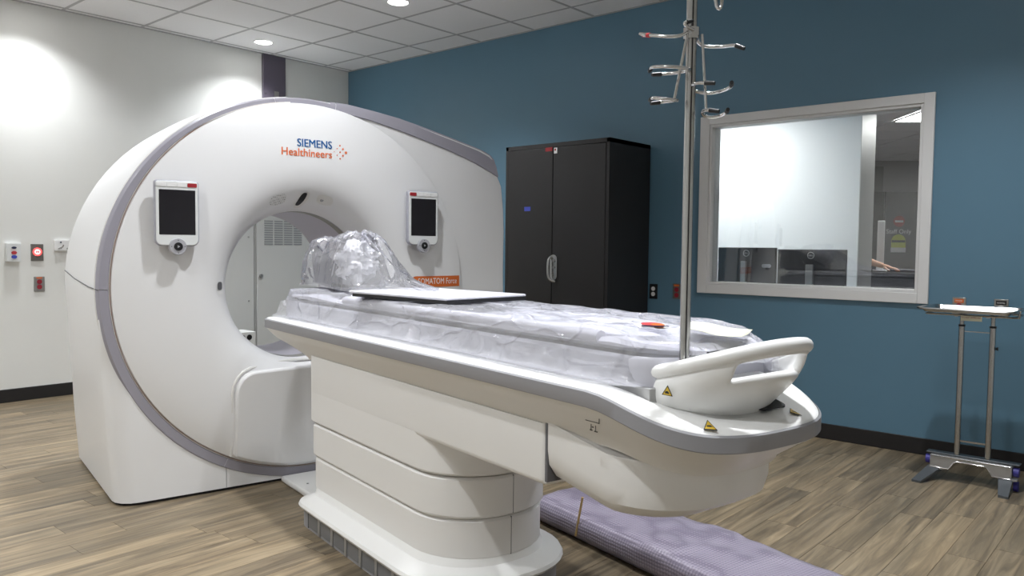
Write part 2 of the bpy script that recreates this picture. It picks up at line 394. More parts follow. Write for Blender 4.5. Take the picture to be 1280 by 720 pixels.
boxes('wall_angle', [(0, 0.02, Y1, 0, H-0.003, H+0.02), (0, X1, -0.02, 0, H-0.003, H+0.02)], 'tbar', ceil)

# ------------------------------------------------------------------ recessed downlights
def downlight(x, y, label, power=1.0):
    e = empty('downlight', (x, y, H), 0, label, 'ceiling light', 'recessed downlights')
    V = []; prof = [(0.092, 0.0), (0.092, -0.004), (0.078, -0.006), (0.070, 0.0)]
    loft('trim_ring', [[(r*math.cos(2*PI*k/32), r*math.sin(2*PI*k/32), z) for k in range(32)] for r, z in prof], 'white', e)
    prism('lens', disc_poly(0, 0, 0.070, 32), lambda u, v, t: (u, v, t), -0.0035, 0.0, 'lens', e)
    ld = bpy.data.lights.new('downlight_lamp', 'SPOT'); ld.energy = CAN_POWER*power; ld.spot_size = math.radians(126); ld.spot_blend = 1.0
    ld.shadow_soft_size = 0.06; ld.color = (0.955, 0.98, 1.0)
    lo = bpy.data.objects.new('downlight_lamp', ld); COL.objects.link(lo); lo.parent = e; lo.location = (0, 0, -0.012)
for i in range(4):
    for j in range(3):
        if (i, j) == (2, 0): continue      # no lamp mirrors in the blue wall there
        x = GB+T*(0.5+3*i); y = -(GA+T*(1.5+3*j))
        lab = 'round recessed downlight glowing in the ceiling out of view'
        if (i, j) == (0, 0): lab = 'round lit downlight in the ceiling beside the white wall'
        if (i, j) == (1, 0): lab = 'round lit downlight at the top edge of the picture'
        downlight(x, y, lab, 0.62 if i == 0 else 1.0)

# ------------------------------------------------------------------ CT gantry
TH = math.radians(-12.0)
EX = Vector((math.cos(TH), math.sin(TH), 0)); EY = Vector((-math.sin(TH), math.cos(TH), 0))
G0 = Vector((3.197, -3.169, 0))+EY*0.43
ZC = 1.005
gantry = empty('ct_scanner', G0, TH, 'large white scanner gantry with round bore and lavender rim', 'CT scanner')
def rho(deg):   # outer radius of the rim
    return 0.985-0.026*sst((180-deg)/85)+0.006*sst((deg-190)/50)
def pol(r, deg, x=0.0):
    a = math.radians(deg); return (x, r*math.cos(a), ZC+r*math.sin(a))
poly = [(-0.925, 0.014), (-0.945, 0.30), (-0.97, 0.70)]
poly += [pol(rho(d)+0.004, d)[1:] for d in range(180, 82, -4)]
poly += [(0.22, 1.962), (0.362, 1.945), (0.525, 1.922), (0.70, 1.885), (0.886, 1.842), (1.083, 1.794), (1.15, 1.768), (1.178, 1.742), (1.205, 1.652), (1.24, 1.586), (1.262, 1.45), (1.275, 1.314), (1.287, 0.914), (1.25, 0.014)]
def hull_r(deg):
    a = math.radians(deg); dx, dz = math.cos(a), math.sin(a); best = None
    for i in range(len(poly)):
        (x0, z0), (x1, z1) = poly[i], poly[(i+1) % len(poly)]
        z0 -= ZC; z1 -= ZC; ex, ez = x1-x0, z1-z0; det = dx*(-ez)+dz*ex
        if abs(det) < 1e-9: continue
        t = (x0*(-ez)+z0*ex)/det; u = (dx*z0-dz*x0)/det
        if t > 0 and -1e-6 <= u <= 1+1e-6: best = t if best is None else min(best, t)
    return best
angs = sorted(set([round(a*2.0, 3) for a in range(180)]+[round(math.degrees(math.atan2(z-ZC, y)) % 360, 3) for y, z in poly]))
HR = [hull_r(a) for a in angs]
def xfront(y, z):   # right-hand panel falls back a little from the disc
    return -0.035*sst((y-0.55)/0.6)*sst((1.75-z)/0.8)
def hull_ring(x, inset, grow=0.0, front=False):
    R = []
    for a, r in zip(angs, HR):
        p = pol(r, a); y, z = p[1], p[2]
        low = (y < 0 and z < 0.95)
        rr = (0.10*sst((0.95-z)/0.35) if low else 0.0)
        rr = max(rr, 0.012)
        dx = -rr*(1-math.cos(inset)); ins = rr*(1-math.sin(inset))
        if z < 0.9: y -= math.copysign(ins, y)*sst((abs(y)-0.45)/0.40)
        else:
            d = math.hypot(y, z-ZC); y -= y/d*ins; z -= (z-ZC)/d*ins
        if y < 0 or z > 1.8:
            g = 1+grow*sst((z-0.3)/0.7); y *= g; z = ZC+(z-ZC)*g if z > ZC else z
        R.append((x+dx+xfront(p[1], p[2]), y, max(z, 0.014)))
    return R
inner = [pol(0.90, a, -0.004) for a in angs]
rings = [inner]+[hull_ring(0, math.radians(t)) for t in (0, 22, 45, 68, 90)]
rings += [hull_ring(-0.13, PI/2, 0.014), hull_ring(-0.45, PI/2, 0.024), hull_ring(-0.82, PI/2, 0.018), hull_ring(-0.90, PI/2, 0.004), hull_ring(-0.94, PI/2, -0.03)]
rings += [[pol(0.58, a, -0.95) for a in angs]]
loft('housing', rings, 'gantry', gantry, sharp=40)
# plinth coloured near black for the shadow line under the housing
loft('shadow_plinth', [[(u, v, z) for u, v in rrect(-0.90, -0.010, -0.915, 1.22, [0.11, 0.02, 0.05, 0.05])] for z in (0.0, 0.03)], 'darkgap', gantry, cap0=True, cap1=True)
def rev(name, prof, a0, a1, n, m, parent, closed=False, sharp=40):
    rings = []
    for k in range(n+(0 if closed else 1)):
        d = a0+(a1-a0)*k/n; rings.append([pol(r(d) if callable(r) else r, d, x) for x, r in prof])
    if closed: rings.append(rings[0])
    return loft(name, rings, m, parent, closed=False, sharp=sharp)
DP = [(0.002, 0.936), (0.012, 0.932), (0.022, 0.90), (0.036, 0.82), (0.044, 0.72), (0.045, 0.62), (0.040, 0.56), (0.028, 0.515), (0.010, 0.475), (-0.016, 0.442), (-0.05, 0.418), (-0.09, 0.402), (-0.125, 0.394), (-0.15, 0.390)]
def xdisc(y, z):
    r = math.hypot(y, z-ZC)
    for (xa, ra), (xb, rb) in zip(DP, DP[1:]):
        if rb <= r <= ra: return xa+(xb-xa)*(ra-r)/(ra-rb)
    return 0.0
rev('front_cover', DP, 0, 360, 144, 'gantry', gantry, True)
rev('red_trim_line', [(0.004, 0.9370), (0.0072, 0.9378), (0.004, 0.9388)], 98, 290, 120, 'redline', gantry)
rev('rim_lip', [(0.0, 0.9385), (0.006, 0.940), (0.007, lambda d: min(0.942, rho(d)-0.027)), (-0.002, lambda d: min(0.944, rho(d)-0.025))], 96, 300, 140, 'gantry_lip', gantry)
for a0, a1 in ((81.5, 100.62), (100.78, 179.8), (179.95, 243.4), (243.47, 300)):
    rev('rim_band', [(0.0, lambda d: min(0.943, rho(d)-0.026)), (0.006, lambda d: min(0.945, rho(d)-0.024)), (0.004, lambda d: rho(d)-0.004), (-0.008, lambda d: rho(d)+0.004), (-0.03, lambda d: rho(d)+0.0065)], a0, a1, max(8, int((a1-a0)/1.5)), 'lavender', gantry)
tube('rim_edge', [pol(rho(d)+0.0065, d, -0.034) for d in range(96, 272, 3)], 0.0045, 'gantry_lip', gantry, 6)
# shoulder strip sweeping off to the right
lowz = [(0.12, 1.934), (0.202, 1.915), (0.36, 1.893), (0.534, 1.856), (0.699, 1.815), (0.86, 1.772), (0.984, 1.734), (1.10, 1.69), (1.208, 1.642)]
upz = [(0.12, 1.965), (0.22, 1.964), (0.362, 1.947), (0.525, 1.924), (0.70, 1.887), (0.886, 1.844), (1.083, 1.796), (1.15, 1.770), (1.180, 1.744)]
def at(lst, t):
    f = t*(len(lst)-1); i = min(int(f), len(lst)-2); k = f-i
    return lst[i][0]*(1-k)+lst[i+1][0]*k, lst[i][1]*(1-k)+lst[i+1][1]*k
for t0, t1 in ((0.0, 0.04), (0.043, 1.0)):
    rings = []
    for k in range(41):
        t = t0+(t1-t0)*k/40; (ya, za), (yb, zb) = at(lowz, t), at(upz, t); f = xfront(yb, zb)
        rings.append([(f-0.004, ya, za-0.003), (f+0.007, ya, za), (f+0.005, ya*0.4+yb*0.6, za*0.4+zb*0.6), (f-0.004, yb, zb+0.001), (f-0.03, yb+0.004, zb+0.006), (-0.25, yb+0.004, zb+0.006)])
    loft('shoulder_strip', rings, 'lavender', gantry, closed=False)
(ya, za), (yb, zb) = lowz[-1], upz[-1]
mk('shoulder_strip', [(-0.004, yb, zb+0.001), (-0.002, ya+0.002, za), (-0.25, ya+0.006, za), (-0.25, yb+0.006, zb)], [(0, 1, 2, 3)], 'lavender', gantry)
box('seam_line', -0.004, 0.0012, -0.4302, -0.4288, 0.016, 0.125, 'seam', gantry)
tube('seam_line', [(0.001, -0.988, 1.006), (-0.12, -1.004, 1.015), (-0.45, -1.013, 1.04), (-0.82, -1.007, 1.07)], 0.0022, 'seam', gantry, 5)
# bore
rev('bore_liner', [(-0.15, 0.390), (-0.30, 0.391), (-0.75, 0.391), (-0.85, 0.42), (-0.95, 0.585)], 0, 360, 96, 'liner', gantry, True)
rev('scan_window_ring', [(-0.165, 0.3906), (-0.167, 0.3885), (-0.233, 0.3885), (-0.235, 0.3906)], 0, 360, 72, 'silverfoil', gantry, True)
# knee cover at the foot of the disc
kp = [(0.40, 0.50)]
kp = [(-0.40, ZC-math.sqrt(0.925**2-0.16))]+[(y, ZC-math.sqrt(0.925**2-y*y)) for y in [i*0.04-0.36 for i in range(19)]]+[(0.40, ZC-math.sqrt(0.925**2-0.16))]
kp += [(0.40+0.0*k, 0.48) for k in range(1)]+[(0.40-0.10*(1-math.cos(math.radians(a))), 0.48+0.11*math.sin(math.radians(a))) for a in (15, 30, 45, 60, 75, 90)]
kp += [(0.1, 0.597), (-0.1, 0.597)]+[(-0.30-0.10*math.sin(math.radians(90-a)), 0.48+0.11*math.sin(math.radians(a))) for a in (90, 75, 60, 45, 30, 15)]+[(-0.40, 0.48)]
prism('knee_cover', kp, lambda u, v, t: (t+0.045*sst((v-0.0)/0.35), u, v), -0.02, 0.028, 'gantry', gantry, 0.012)
kt = [(-0.412, 0.17)]+[(-0.412, 0.48)]+[(-0.30-0.112*math.cos(math.radians(a)), 0.48+0.125*math.sin(math.radians(a))) for a in (20, 40, 60, 80)]+[(-0.1, 0.611), (0.1, 0.611)]+[(0.30+0.112*math.sin(math.radians(a)), 0.48+0.125*math.cos(math.radians(a))) for a in (10, 30, 50, 70)]+[(0.412, 0.48), (0.412, 0.17)]
tube('knee_groove', [(xdisc(y, z)+0.001, y, z) for y, z in kt], 0.007, 'gantry_lip', gantry, 6)
# control panels
def control_panel(yc, zc, red_left):
    e = empty('control_panel', (0.0, yc, zc)); e.parent = gantry
    e['label'] = 'small control display with dark screen and round dial on the front cover'
    xs_ = xdisc(yc, zc)
    f = lambda u, v, t: (t, u, v)
    prism('housing', rrect(-0.097, 0.097, -0.150, 0.150, [0.03, 0.012, 0.012, 0.03]), f, xs_+0.022, xs_+0.048, 'screen_edge', e, 0.005)
    cyl('stand_off', (xs_-0.02, 0, -0.02), (1, 0, 0), 0.06, 0.045, 'screen_edge', e)
    prism('face', rrect(-0.092, 0.092, -0.146, 0.145, [0.028, 0.010, 0.010, 0.028]), f, xs_+0.047, xs_+0.0515, 'screen_body', e, 0.002)
    prism('screen', rrect(-0.079, 0.079, -0.098, 0.107, 0.002, 2), f, xs_+0.051, xs_+0.0523, 'screen', e)
    for k in range(4):
        r = (k == 0) if red_left else (k == 3)
        prism('key', rrect(-0.088+0.0445*k, -0.047+0.0445*k, 0.121, 0.139, 0.004, 3), f, xs_+0.051, xs_+0.054, 'red' if r else 'white', e)
    d = cyl('dial', (xs_+0.046, 0, -0.152), (1, 0, 0), 0.040, 0.016, 'dial', e, 32, 0.036)
    cyl('dial_button', (xs_+0.062, 0, -0.152), (1, 0, 0), 0.019, 0.004, 'black', d, 24)
    prism('play_mark', [(-0.004, -0.1585), (0.007, -0.152), (-0.004, -0.1455)], f, xs_+0.066, xs_+0.0665, 'dial', d)
    for a in range(4):
        cyl('dial_mark', (xs_+0.0615, 0.029*math.cos(a*PI/2), -0.152+0.029*math.sin(a*PI/2)), (1, 0, 0), 0.0025, 0.0012, 'seam', d, 8)
control_panel(-0.668, 1.355, False)
control_panel(0.632, 1.372, True)
# lettering on the disc
def on_disc(y0, z0, tilt=0.0, lift=0.002):
    def f(u, v):
        y = y0+u; z = z0+v+u*tilt; return (xdisc(y, z)+lift, y, z)
    return f
for sh in (0.0, 0.0022): text('maker_lettering', 'SIEMENS', 0.056, on_disc(-0.078+sh, 1.716, 0.0, 0.002+sh*0.2), 'txt_blue', gantry, 0.186)
for sh in (0.0, 0.0018): text('maker_lettering', 'Healthineers', 0.056, on_disc(-0.160+sh, 1.667, 0.0, 0.002+sh*0.2), 'txt_orange', gantry, 0.268)
for k, (du, dv, r) in enumerate([(0.066, 0.0, 0.0068), (0.049, 0.017, 0.0052), (0.049, -0.017, 0.0052), (0.033, 0.034, 0.0042), (0.033, 0.0, 0.0040), (0.033, -0.034, 0.0042), (0.016, 0.017, 0.003), (0.016, -0.017, 0.003), (0.0, 0.0, 0.0022)]):
    y0, z0 = 0.122+du, 1.703+dv
    prism('logo_dot', disc_poly(y0, z0, r, 12), lambda u, v, t: (xdisc(u, v)+t, u, v), 0.0008, 0.0022, 'txt_orange', gantry)
def patch(name, pts_fn, nu, nv, m, parent):
    V = []; F = []
    for i in range(nu+1):
        for j in range(nv+1): V.append(pts_fn(i/nu, j/nv))
    for i in range(nu):
        for j in range(nv):
            a = i*(nv+1)+j; F.append((a, a+nv+1, a+nv+2, a+1))
    return mk(name, V, F, m, parent)
def pl(s, t):
    y = 0.575+0.345*s; z = 0.985+0.062*t; z = min(z, 1.047-0.02*max(0, 1-s*9)**2)
    return (xdisc(y, z)+0.003, y, z)
npz = patch('name_plate', pl, 24, 4, 'orange', gantry)
npz['label'] = 'orange name plate with white lettering'
text('plate_lettering', 'SOMATOM Force', 0.048, on_disc(0.625, 1.002, 0.0, 0.0045), 'txt_white', npz, 0.272)
patch('plate_border', lambda s, t: (xdisc(0.575+0.345*s, 0.955+0.028*t)+0.002, 0.575+0.345*s, 0.955+0.028*t), 24, 2, 'white', gantry)
# sensors round the bore mouth
def conform(name, yc, zc, au, av, shear, m, lift, slope=0.0):
    V = [(xdisc(yc, zc)+lift, yc, zc)]; F = []; n = 28
    for q in (0.25, 0.5, 0.75, 1.0):
        for k in range(n):
            a = 2*PI*k/n; cu, cv = math.cos(a), math.sin(a)
            e = (abs(cu)**3+abs(cv)**3)**(-1/3)
            u = q*au*cu*e; v = q*av*cv*e
            y = yc+u+v*shear; z = zc+v+u*slope; V.append((xdisc(y, z)+lift, y, z))
    for k in range(n): F.append((0, 1+k, 1+(k+1) % n))
    for r in range(3):
        for k in range(n):
            a = 1+r*n+k; b = 1+r*n+(k+1) % n; F.append((a, a+n, b+n, b))
    return mk(name, V, F, m, gantry, 180)
conform('camera_bezel', -0.028, 1.448, 0.026, 0.040, 0.35, 'gantry_lip', 0.003)
conform('camera_window', -0.035, 1.452, 0.0165, 0.032, 0.35, 'black', 0.0055)
conform('speaker_grille', -0.165, 1.442, 0.044, 0.026, 0.0, 'speaker', 0.003, 0.25)
conform('speaker_grille', 0.09, 1.452, 0.044, 0.024, 0.0, 'gantry_lip', 0.003, -0.2)
cyl('indicator', (xdisc(0.075, 1.452)-0.004, 0.075, 1.452), (1, 0, 0), 0.009, 0.009, 'grille', gantry, 16)
conform('button_bezel', -0.447, 1.003, 0.024, 0.034, 0.0, 'white', 0.002)
conform('bore_button', -0.452, 1.013, 0.015, 0.020, 0.0, 'seam', 0.005)

# ------------------------------------------------------------------ patient table
table = empty('patient_table', G0, TH, 'white motorised patient table with grey side band and foot handle', 'patient table')
def zr(x): return 0.876-0.074*sst((x-2.50)/0.34)
def rim_outline(ins=0.0, xh=0.235, xt=2.835, hw=0.33, rh=0.05):
    P = []; xh += ins; xt -= ins; hw -= ins; xs0 = 2.50
    nx = 22
    for k in range(5):       # head left corner
        a = math.radians(180+90*k/4)
        P.append((xh+rh+rh*math.cos(a), -hw+rh+rh*math.sin(a)))
    for k in range(1, nx): P.append((xh+rh+(xs0-xh-rh)*k/nx, -hw))
    L_ = xt-xs0
    side = []
    for k in range(0, 25):
        a = PI/2*k/24; c = max(0, math.cos(a))**(2/2.7); s = max(0, math.sin(a))**(2/2.7)
        side.append((xs0+L_*s, -hw*c))
    P += side
    P += [(x, -y) for x, y in side[-2::-1]]
    for k in range(nx-1, 0, -1): P.append((xh+rh+(xs0-xh-rh)*k/nx, hw))
    for k in range(5):
        a = math.radians(90+90*k/4)
        P.append((xh+rh+rh*math.cos(a), hw-rh+rh*math.sin(a)))
    return P
def rr_(ins, dz, **k): return [(x, y, zr(x)+dz) for x, y in rim_outline(ins, **k)]
# deck (white top), grey band, underside shell
loft('deck', [rr_(0.004, -0.006), rr_(0.010, 0.0), rr_(0.035, 0.004), rr_(0.075, 0.001), rr_(0.09, -0.004)], 'table_top', table, cap1=True)
loft('side_band', [rr_(0.0, -0.047), rr_(-0.002, -0.044), rr_(-0.002, -0.009), rr_(0.003, -0.005)], 'bandgrey', table)
def und(ins, z, xt, xh): 
    o = rim_outline(ins, xh=xh-ins, xt=xt+ins); q = []
    for x, y in o: q.append((x, y, z+(zr(x)-0.876)*0.85))
    return q
loft('under_shell', [rr_(0.003, -0.046), rr_(0.006, -0.052), und(0.012, 0.812, 2.815, 0.26), und(0.030, 0.785, 2.79, 0.31), und(0.055, 0.76, 2.76, 0.40), und(0.072, 0.735, 2.735, 0.50), und(0.076, 0.72, 2.73, 0.56), und(0.10, 0.71, 2.70, 0.60)], 'cream', table, cap1=True)
def rounded_plan(x0, x1, hw, rh, rf, z, n=8):
    return [(u, v, z) for u, v in rrect(x0, x1, -hw, hw, [rf, rf, rh, rh], n)]
# beam under the deck and the foot box
loft('carriage_beam', [rounded_plan(0.64, 2.262, 0.252, 0.05, 0.02, 0.563), rounded_plan(0.615, 2.268, 0.2605, 0.06, 0.02, 0.569), rounded_plan(0.602, 2.268, 0.2624, 0.07, 0.02, 0.58), rounded_plan(0.602, 2.268, 0.2624, 0.07, 0.02, 0.735)], 'table', table, cap0=True, cap1=True, sharp=50)
def fb(x1, hw, rf, z, dip): return [(u, v, z-dip*sst((u-2.27)/0.25)+0.0) for u, v in rrect(2.272, x1, -hw, hw, [rf, rf, 0.01, 0.01], 10)]
loft('foot_box', [fb(2.58, 0.20, 0.12, 0.572, 0.03), fb(2.64, 0.232, 0.16, 0.590, 0.035), fb(2.69, 0.257, 0.19, 0.625, 0.04), fb(2.705, 0.2624, 0.20, 0.665, 0.04), fb(2.705, 0.2624, 0.20, 0.745, 0.04)], 'table', table, cap0=True, cap1=True)
box('beam_joint', 2.265, 2.275, -0.2605, 0.2605, 0.575, 0.74, 'seam', table)
# telescoping pedestal covers, base and vents
for (x0, x1, hw, z0, z1) in ((0.600, 1.790, 0.262, 0.445, 0.700), (0.612, 1.780, 0.257, 0.297, 0.437), (0.624, 1.770, 0.252, 0.150, 0.289)):
    k = 0.006; RF = 0.235
    pc = loft('pedestal_cover', [rounded_plan(x0+k, x1-k, hw-k, 0.07, RF, z0), rounded_plan(x0, x1, hw, 0.07, RF, z0+0.008), rounded_plan(x0, x1, hw, 0.07, RF, z1-0.008), rounded_plan(x0+k, x1-k, hw-k, 0.07, RF, z1)], 'table', table, cap0=True, cap1=True)
    if z1 < 0.6: box('cover_joint', x1-0.004, x1+0.0006, -0.001, 0.001, z0+0.004, z1-0.002, 'seam', pc)
loft('pedestal_core', [rounded_plan(0.64, 1.755, 0.243, 0.06, 0.22, z) for z in (0.10, 0.66)], 'cream', table, cap0=True, cap1=True)
loft('base_cover', [rounded_plan(0.585, 1.835, 0.325, 0.12, 0.28, 0.082), rounded_plan(0.580, 1.840, 0.330, 0.12, 0.28, 0.092), rounded_plan(0.585, 1.835, 0.325, 0.12, 0.28, 0.104), rounded_plan(0.61, 1.81, 0.30, 0.11, 0.27, 0.114), rounded_plan(0.63, 1.775, 0.262, 0.08, 0.235, 0.130), rounded_plan(0.635, 1.765, 0.250, 0.07, 0.23, 0.160)], 'table_top', table, cap0=True, cap1=True)
bs = loft('base', [rounded_plan(0.60, 1.82, 0.31, 0.11, 0.27, z) for z in (0.0, 0.085)], 'bandgrey', table, cap0=True)
for s in (-1, 1):
    for k in range(6):
        xa = 0.745+k*0.128
        box('vent_panel', xa, xa+0.098, s*0.304 if s > 0 else -0.3135, 0.3135 if s > 0 else -0.304, 0.012, 0.080, 'vent', bs, 0.002)
        box('post', xa+0.103, xa+0.123, 0.30 if s > 0 else -0.3165, 0.3165 if s > 0 else -0.30, 0.004, 0.083, 'alu', bs, 0.002)
    box('gap', 0.735, 0.744, 0.30 if s > 0 else -0.3115, 0.3115 if s > 0 else -0.30, 0.006, 0.083, 'darkgap', bs)
box('head_bracket', 0.44, 0.66, -0.17, 0.17, 0.675, 0.735, 'table', table, 0.008)
box('head_bracket', 0.47, 0.66, -0.20, 0.20, 0.69, 0.73, 'cream', table, 0.006)
box('floor_plate', 0.012, 0.66, -0.16, 0.16, 0.0, 0.032, 'table_top', table, 0.012, 3)
cyl('screw', (0.22, -0.10, 0.03), (0, 0, 1), 0.006, 0.0035, 'seam', table, 8)
# cradle (moving top) and foot handle
def csec(x, sc=1.0):
    hw = 0.245*sc
    pts = [(-hw, 0.880), (-hw, 0.905), (-hw*0.985, 0.945), (-hw*0.95, 0.955), (-hw*0.6, 0.935), (0, 0.928), (hw*0.6, 0.935), (hw*0.95, 0.955), (hw*0.985, 0.945), (hw, 0.905), (hw, 0.880)]
    return [(x, y, z) for y, z in pts]
loft('cradle', [csec(0.27, 0.86), csec(0.30, 0.97), csec(0.36), csec(1.2), csec(2.0), csec(2.56), csec(2.61, 0.92), csec(2.65, 0.70)], 'cradle', table, cap0=True, cap1=True)
box('cradle_rail', 1.95, 2.60, -0.20, 0.20, 0.80, 0.884, 'table_top', table, 0.006)
box('rail_strip', 1.95, 2.625, -0.238, -0.205, 0.84, 0.884, 'alu', table, 0.003)
HN, HVN = 56, 16
def hpt(s, t):     # s -1..1 round the U, t 0 rim .. 1 bottom
    a = PI/2*s; c = max(0, math.cos(a))**(2/2.2); q = math.copysign(max(0, abs(math.sin(a)))**(2/2.2), s)
    xr, yr = 2.61+0.240*c, 0.205*q
    zrim = 0.918+0.078*(c**1.2)
    xb, yb = 2.592+0.122*c, (0.192-0.045*c)*q
    k = sst(t)*0.55+t*0.45
    bul = math.sin(PI*t)*0.022
    x = xr+(xb-xr)*k+bul*c; y = yr+(yb-yr)*k+bul*q
    return (x, y, zrim+(0.79-zrim)*t)
V = []; F = []
for i in range(HN+1):
    for j in range(HVN+1): V.append(hpt(-1+2*i/HN, j/HVN))
for i in range(HN):
    for j in range(HVN):
        sm = -1+2*(i+0.5)/HN
        if abs(sm) < 0.43 and 1.6 < j < 5.5: continue
        a = i*(HVN+1)+j; F.append((a, a+HVN+1, a+HVN+2, a+1))
fh = mk('foot_handle', V, F, 'table_top', table, 60)
so = fh.modifiers.new('thickness', 'SOLIDIFY'); so.thickness = 0.024; so.offset = 1
ss = fh.modifiers.new('round', 'SUBSURF'); ss.levels = 1; ss.render_levels = 1
tube('handle_rim', [Vector(hpt(-1+2*i/40, 0.0))+Vector((-0.008, 0, 0)) for i in range(41)], 0.017, 'table_top', fh, 12)
patch('handle_floor', lambda s, t: (2.45+0.30*s, (-0.17+0.34*t)*(1-0.35*s*s), 0.905-0.012*s), 10, 8, 'table_top', fh)
prism('recess_shade', rrect(2.685, 2.745, 0.03, 0.14, 0.015), lambda u, v, t: (u, v, zr(u)+t), 0.002, 0.0062, 'darkgap', table)  # flat dark patch in place of the shaded opening, no hole cut
def warn(c, n, up, sz, el=1.0):
    c = Vector(c); n = Vector(n).normalized(); up = (Vector(up)-n*Vector(up).dot(n)).normalized(); r = up.cross(n)
    f = lambda u, v, t: tuple(c+r*u+up*v+n*t)
    tri = lambda s: [(-0.6*s, -0.45*s*el), (0.6*s, -0.45*s*el), (0, 0.75*s*el)]
    o = prism('warning_sticker', tri(sz), f, 0.0, 0.001, 'black', table)
    prism('sticker_face', [(u*0.78, v*0.78-0.02*sz) for u, v in tri(sz)], f, 0.0, 0.0016, 'yellow', o)
    prism('sticker_mark', [(-0.25*sz, -0.2*sz), (0.25*sz, -0.2*sz), (0.1*sz, 0.08*sz), (-0.2*sz, 0.05*sz)], f, 0.0, 0.0022, 'black', o)
    o['label'] = 'yellow triangular warning sticker'
warn((2.772, -0.20, zr(2.772)+0.007), (0.25, -0.15, 1), (-0.75, 0.65, 0.2), 0.026, 1.5)
warn((2.782, 0.11, zr(2.782)+0.007), (0.25, 0.15, 1), (-0.75, 0.65, 0.2), 0.026, 1.5)
warn(Vector(hpt(-0.86, 0.36))+Vector((0.004, -0.008, 0.0)), (0.45, -1, -0.25), (0.1, 0, 1), 0.022)
for b in ((2.488, 2.538, 0.7935, 0.7955), (2.536, 2.539, 0.7935, 0.806), (2.508, 2.511, 0.774, 0.788), (2.512, 2.519, 0.780, 0.783), (2.505, 2.515, 0.772, 0.775), (2.524, 2.527, 0.772, 0.787), (2.520, 2.533, 0.771, 0.774)):
    mk('print_mark', [(b[0], -0.3185, b[2]), (b[1], -0.3185, b[2]), (b[1], -0.3185, b[3]), (b[0], -0.3185, b[3])], [(0, 1, 2, 3)], 'black', table)

# ------------------------------------------------------------------ mattress, wrap and things on the table
def gpt(x, y, z): return G0+EX*x+EY*y+Vector((0, 0, z))
def nz3(x, y, z, s): return noise.noise(Vector((x*s, y*s, z*s)))
matt = empty('table_mattress', G0, TH, 'pale lavender mattress lying along the patient table', 'mattress')
def msec(x, sc, zt):
    hw = 0.222*sc; zb = 0.957
    pts = [(-hw*0.86, zb), (-hw*0.88, zb+0.008), (-hw*1.02, zb+0.014), (-hw*1.02, zt-0.010), (-hw*0.96, zt), (-hw*0.5, zt-0.004), (0, zt-0.006), (hw*0.5, zt-0.004), (hw*0.96, zt), (hw*1.02, zt-0.010), (hw*1.02, zb+0.014), (hw*0.88, zb+0.008), (hw*0.86, zb)]
    return [(x, y, z) for y, z in pts]
loft('pad', [msec(0.30, 0.9, 0.975), msec(0.34, 1, 0.985)]+[msec(0.34+0.2*k, 1, 0.990+0.006*math.sin(k*1.7)) for k in range(1, 11)]+[msec(2.48, 1, 0.990), msec(2.54, 0.97, 0.985), msec(2.60, 0.84, 0.979), msec(2.65, 0.66, 0.974), msec(2.69, 0.50, 0.970)], 'mattress', matt, cap0=True, cap1=True)
tube('edge_roll', [(0.9+0.17*k, -0.212+0.004*math.sin(k*2), 0.989+0.003*math.sin(k*1.3)) for k in range(10)], 0.018, 'mattress', matt, 8)
def wrap_surface(name, x0, x1, nx, prof, amp, m, parent, seed=0.0, ridge=1.0):
    """prof: function(x)-> list of (y,z); crumpled sheet"""
    V = []; F = []; ny = 0
    for i in range(nx+1):
        x = x0+(x1-x0)*i/nx; pr = prof(x); ny = len(pr)
        for j, (y, z) in enumerate(pr):
            p = Vector((x*5+seed, y*7, z*7)); q = Vector((x*16+seed, y*20+seed, z*16))
            d = amp*(0.55-abs(noise.noise(p))*2.2*ridge)+amp*0.55*(0.4-abs(noise.noise(q))*1.8*ridge)
            yy = abs(y) if abs(y) > 1e-6 else 1e-6
            sidew = sst((yy-0.17)/0.08)
            V.append((x+amp*0.5*noise.noise(q+Vector((9, 3, 1))), y+math.copysign(d*sidew, y), max(z+d*(1-sidew*0.6), 0.0)))
    for i in range(nx):
        for j in range(ny-1):
            a = i*ny+j; F.append((a, a+ny, a+ny+1, a+1))
    return mk(name, V, F, m, parent, 180)
def resample(pts, n):
    L_ = [0]
    for (a, b), (c, d) in zip(pts, pts[1:]): L_.append(L_[-1]+math.hypot(c-a, d-b))
    out = []
    for k in range(n+1):
        s = L_[-1]*k/n; i = 0
        while i < len(L_)-2 and L_[i+1] < s: i += 1
        f = (s-L_[i])/max(1e-9, L_[i+1]-L_[i]); out.append((pts[i][0]+(pts[i+1][0]-pts[i][0])*f, pts[i][1]+(pts[i+1][1]-pts[i][1])*f))
    return out
def mprof(x):
    e = sst((x-0.26)/0.10)*sst((2.76-x)/0.10)
    zt = 0.93+0.084*e; hw = 0.30-0.01*(1-e); tp = 1-0.45*sst((x-2.52)/0.18); zt -= 0.028*sst((x-2.42)/0.26)
    return resample([(a*tp, b) for a, b in [(-hw, 0.886), (-0.268, 0.892), (-0.257, 0.925), (-0.247, 0.955), (-0.235, zt-0.004), (-0.20, zt), (0.0, zt-0.004), (0.20, zt), (0.235, zt-0.004), (0.247, 0.955), (0.257, 0.925), (0.268, 0.892), (hw, 0.886)]], 60)
wrap_surface('plastic_wrap', 0.262, 2.715, 230, mprof, 0.0075, 'film', matt)['label'] = 'clear crinkled plastic sheet wrapped round the mattress'
# board under the wrap
bd = empty('arm_board', gpt(1.33, -0.035, 1.018), TH+0.16, 'flat lavender board with a thin black edge on the table mattress', 'board')
box('panel', -0.31, 0.27, -0.19, 0.21, 0.012, 0.022, 'mattress', bd, 0.004)
box('edge_strip', -0.29, 0.272, -0.186, 0.206, 0.0, 0.012, 'black', bd)
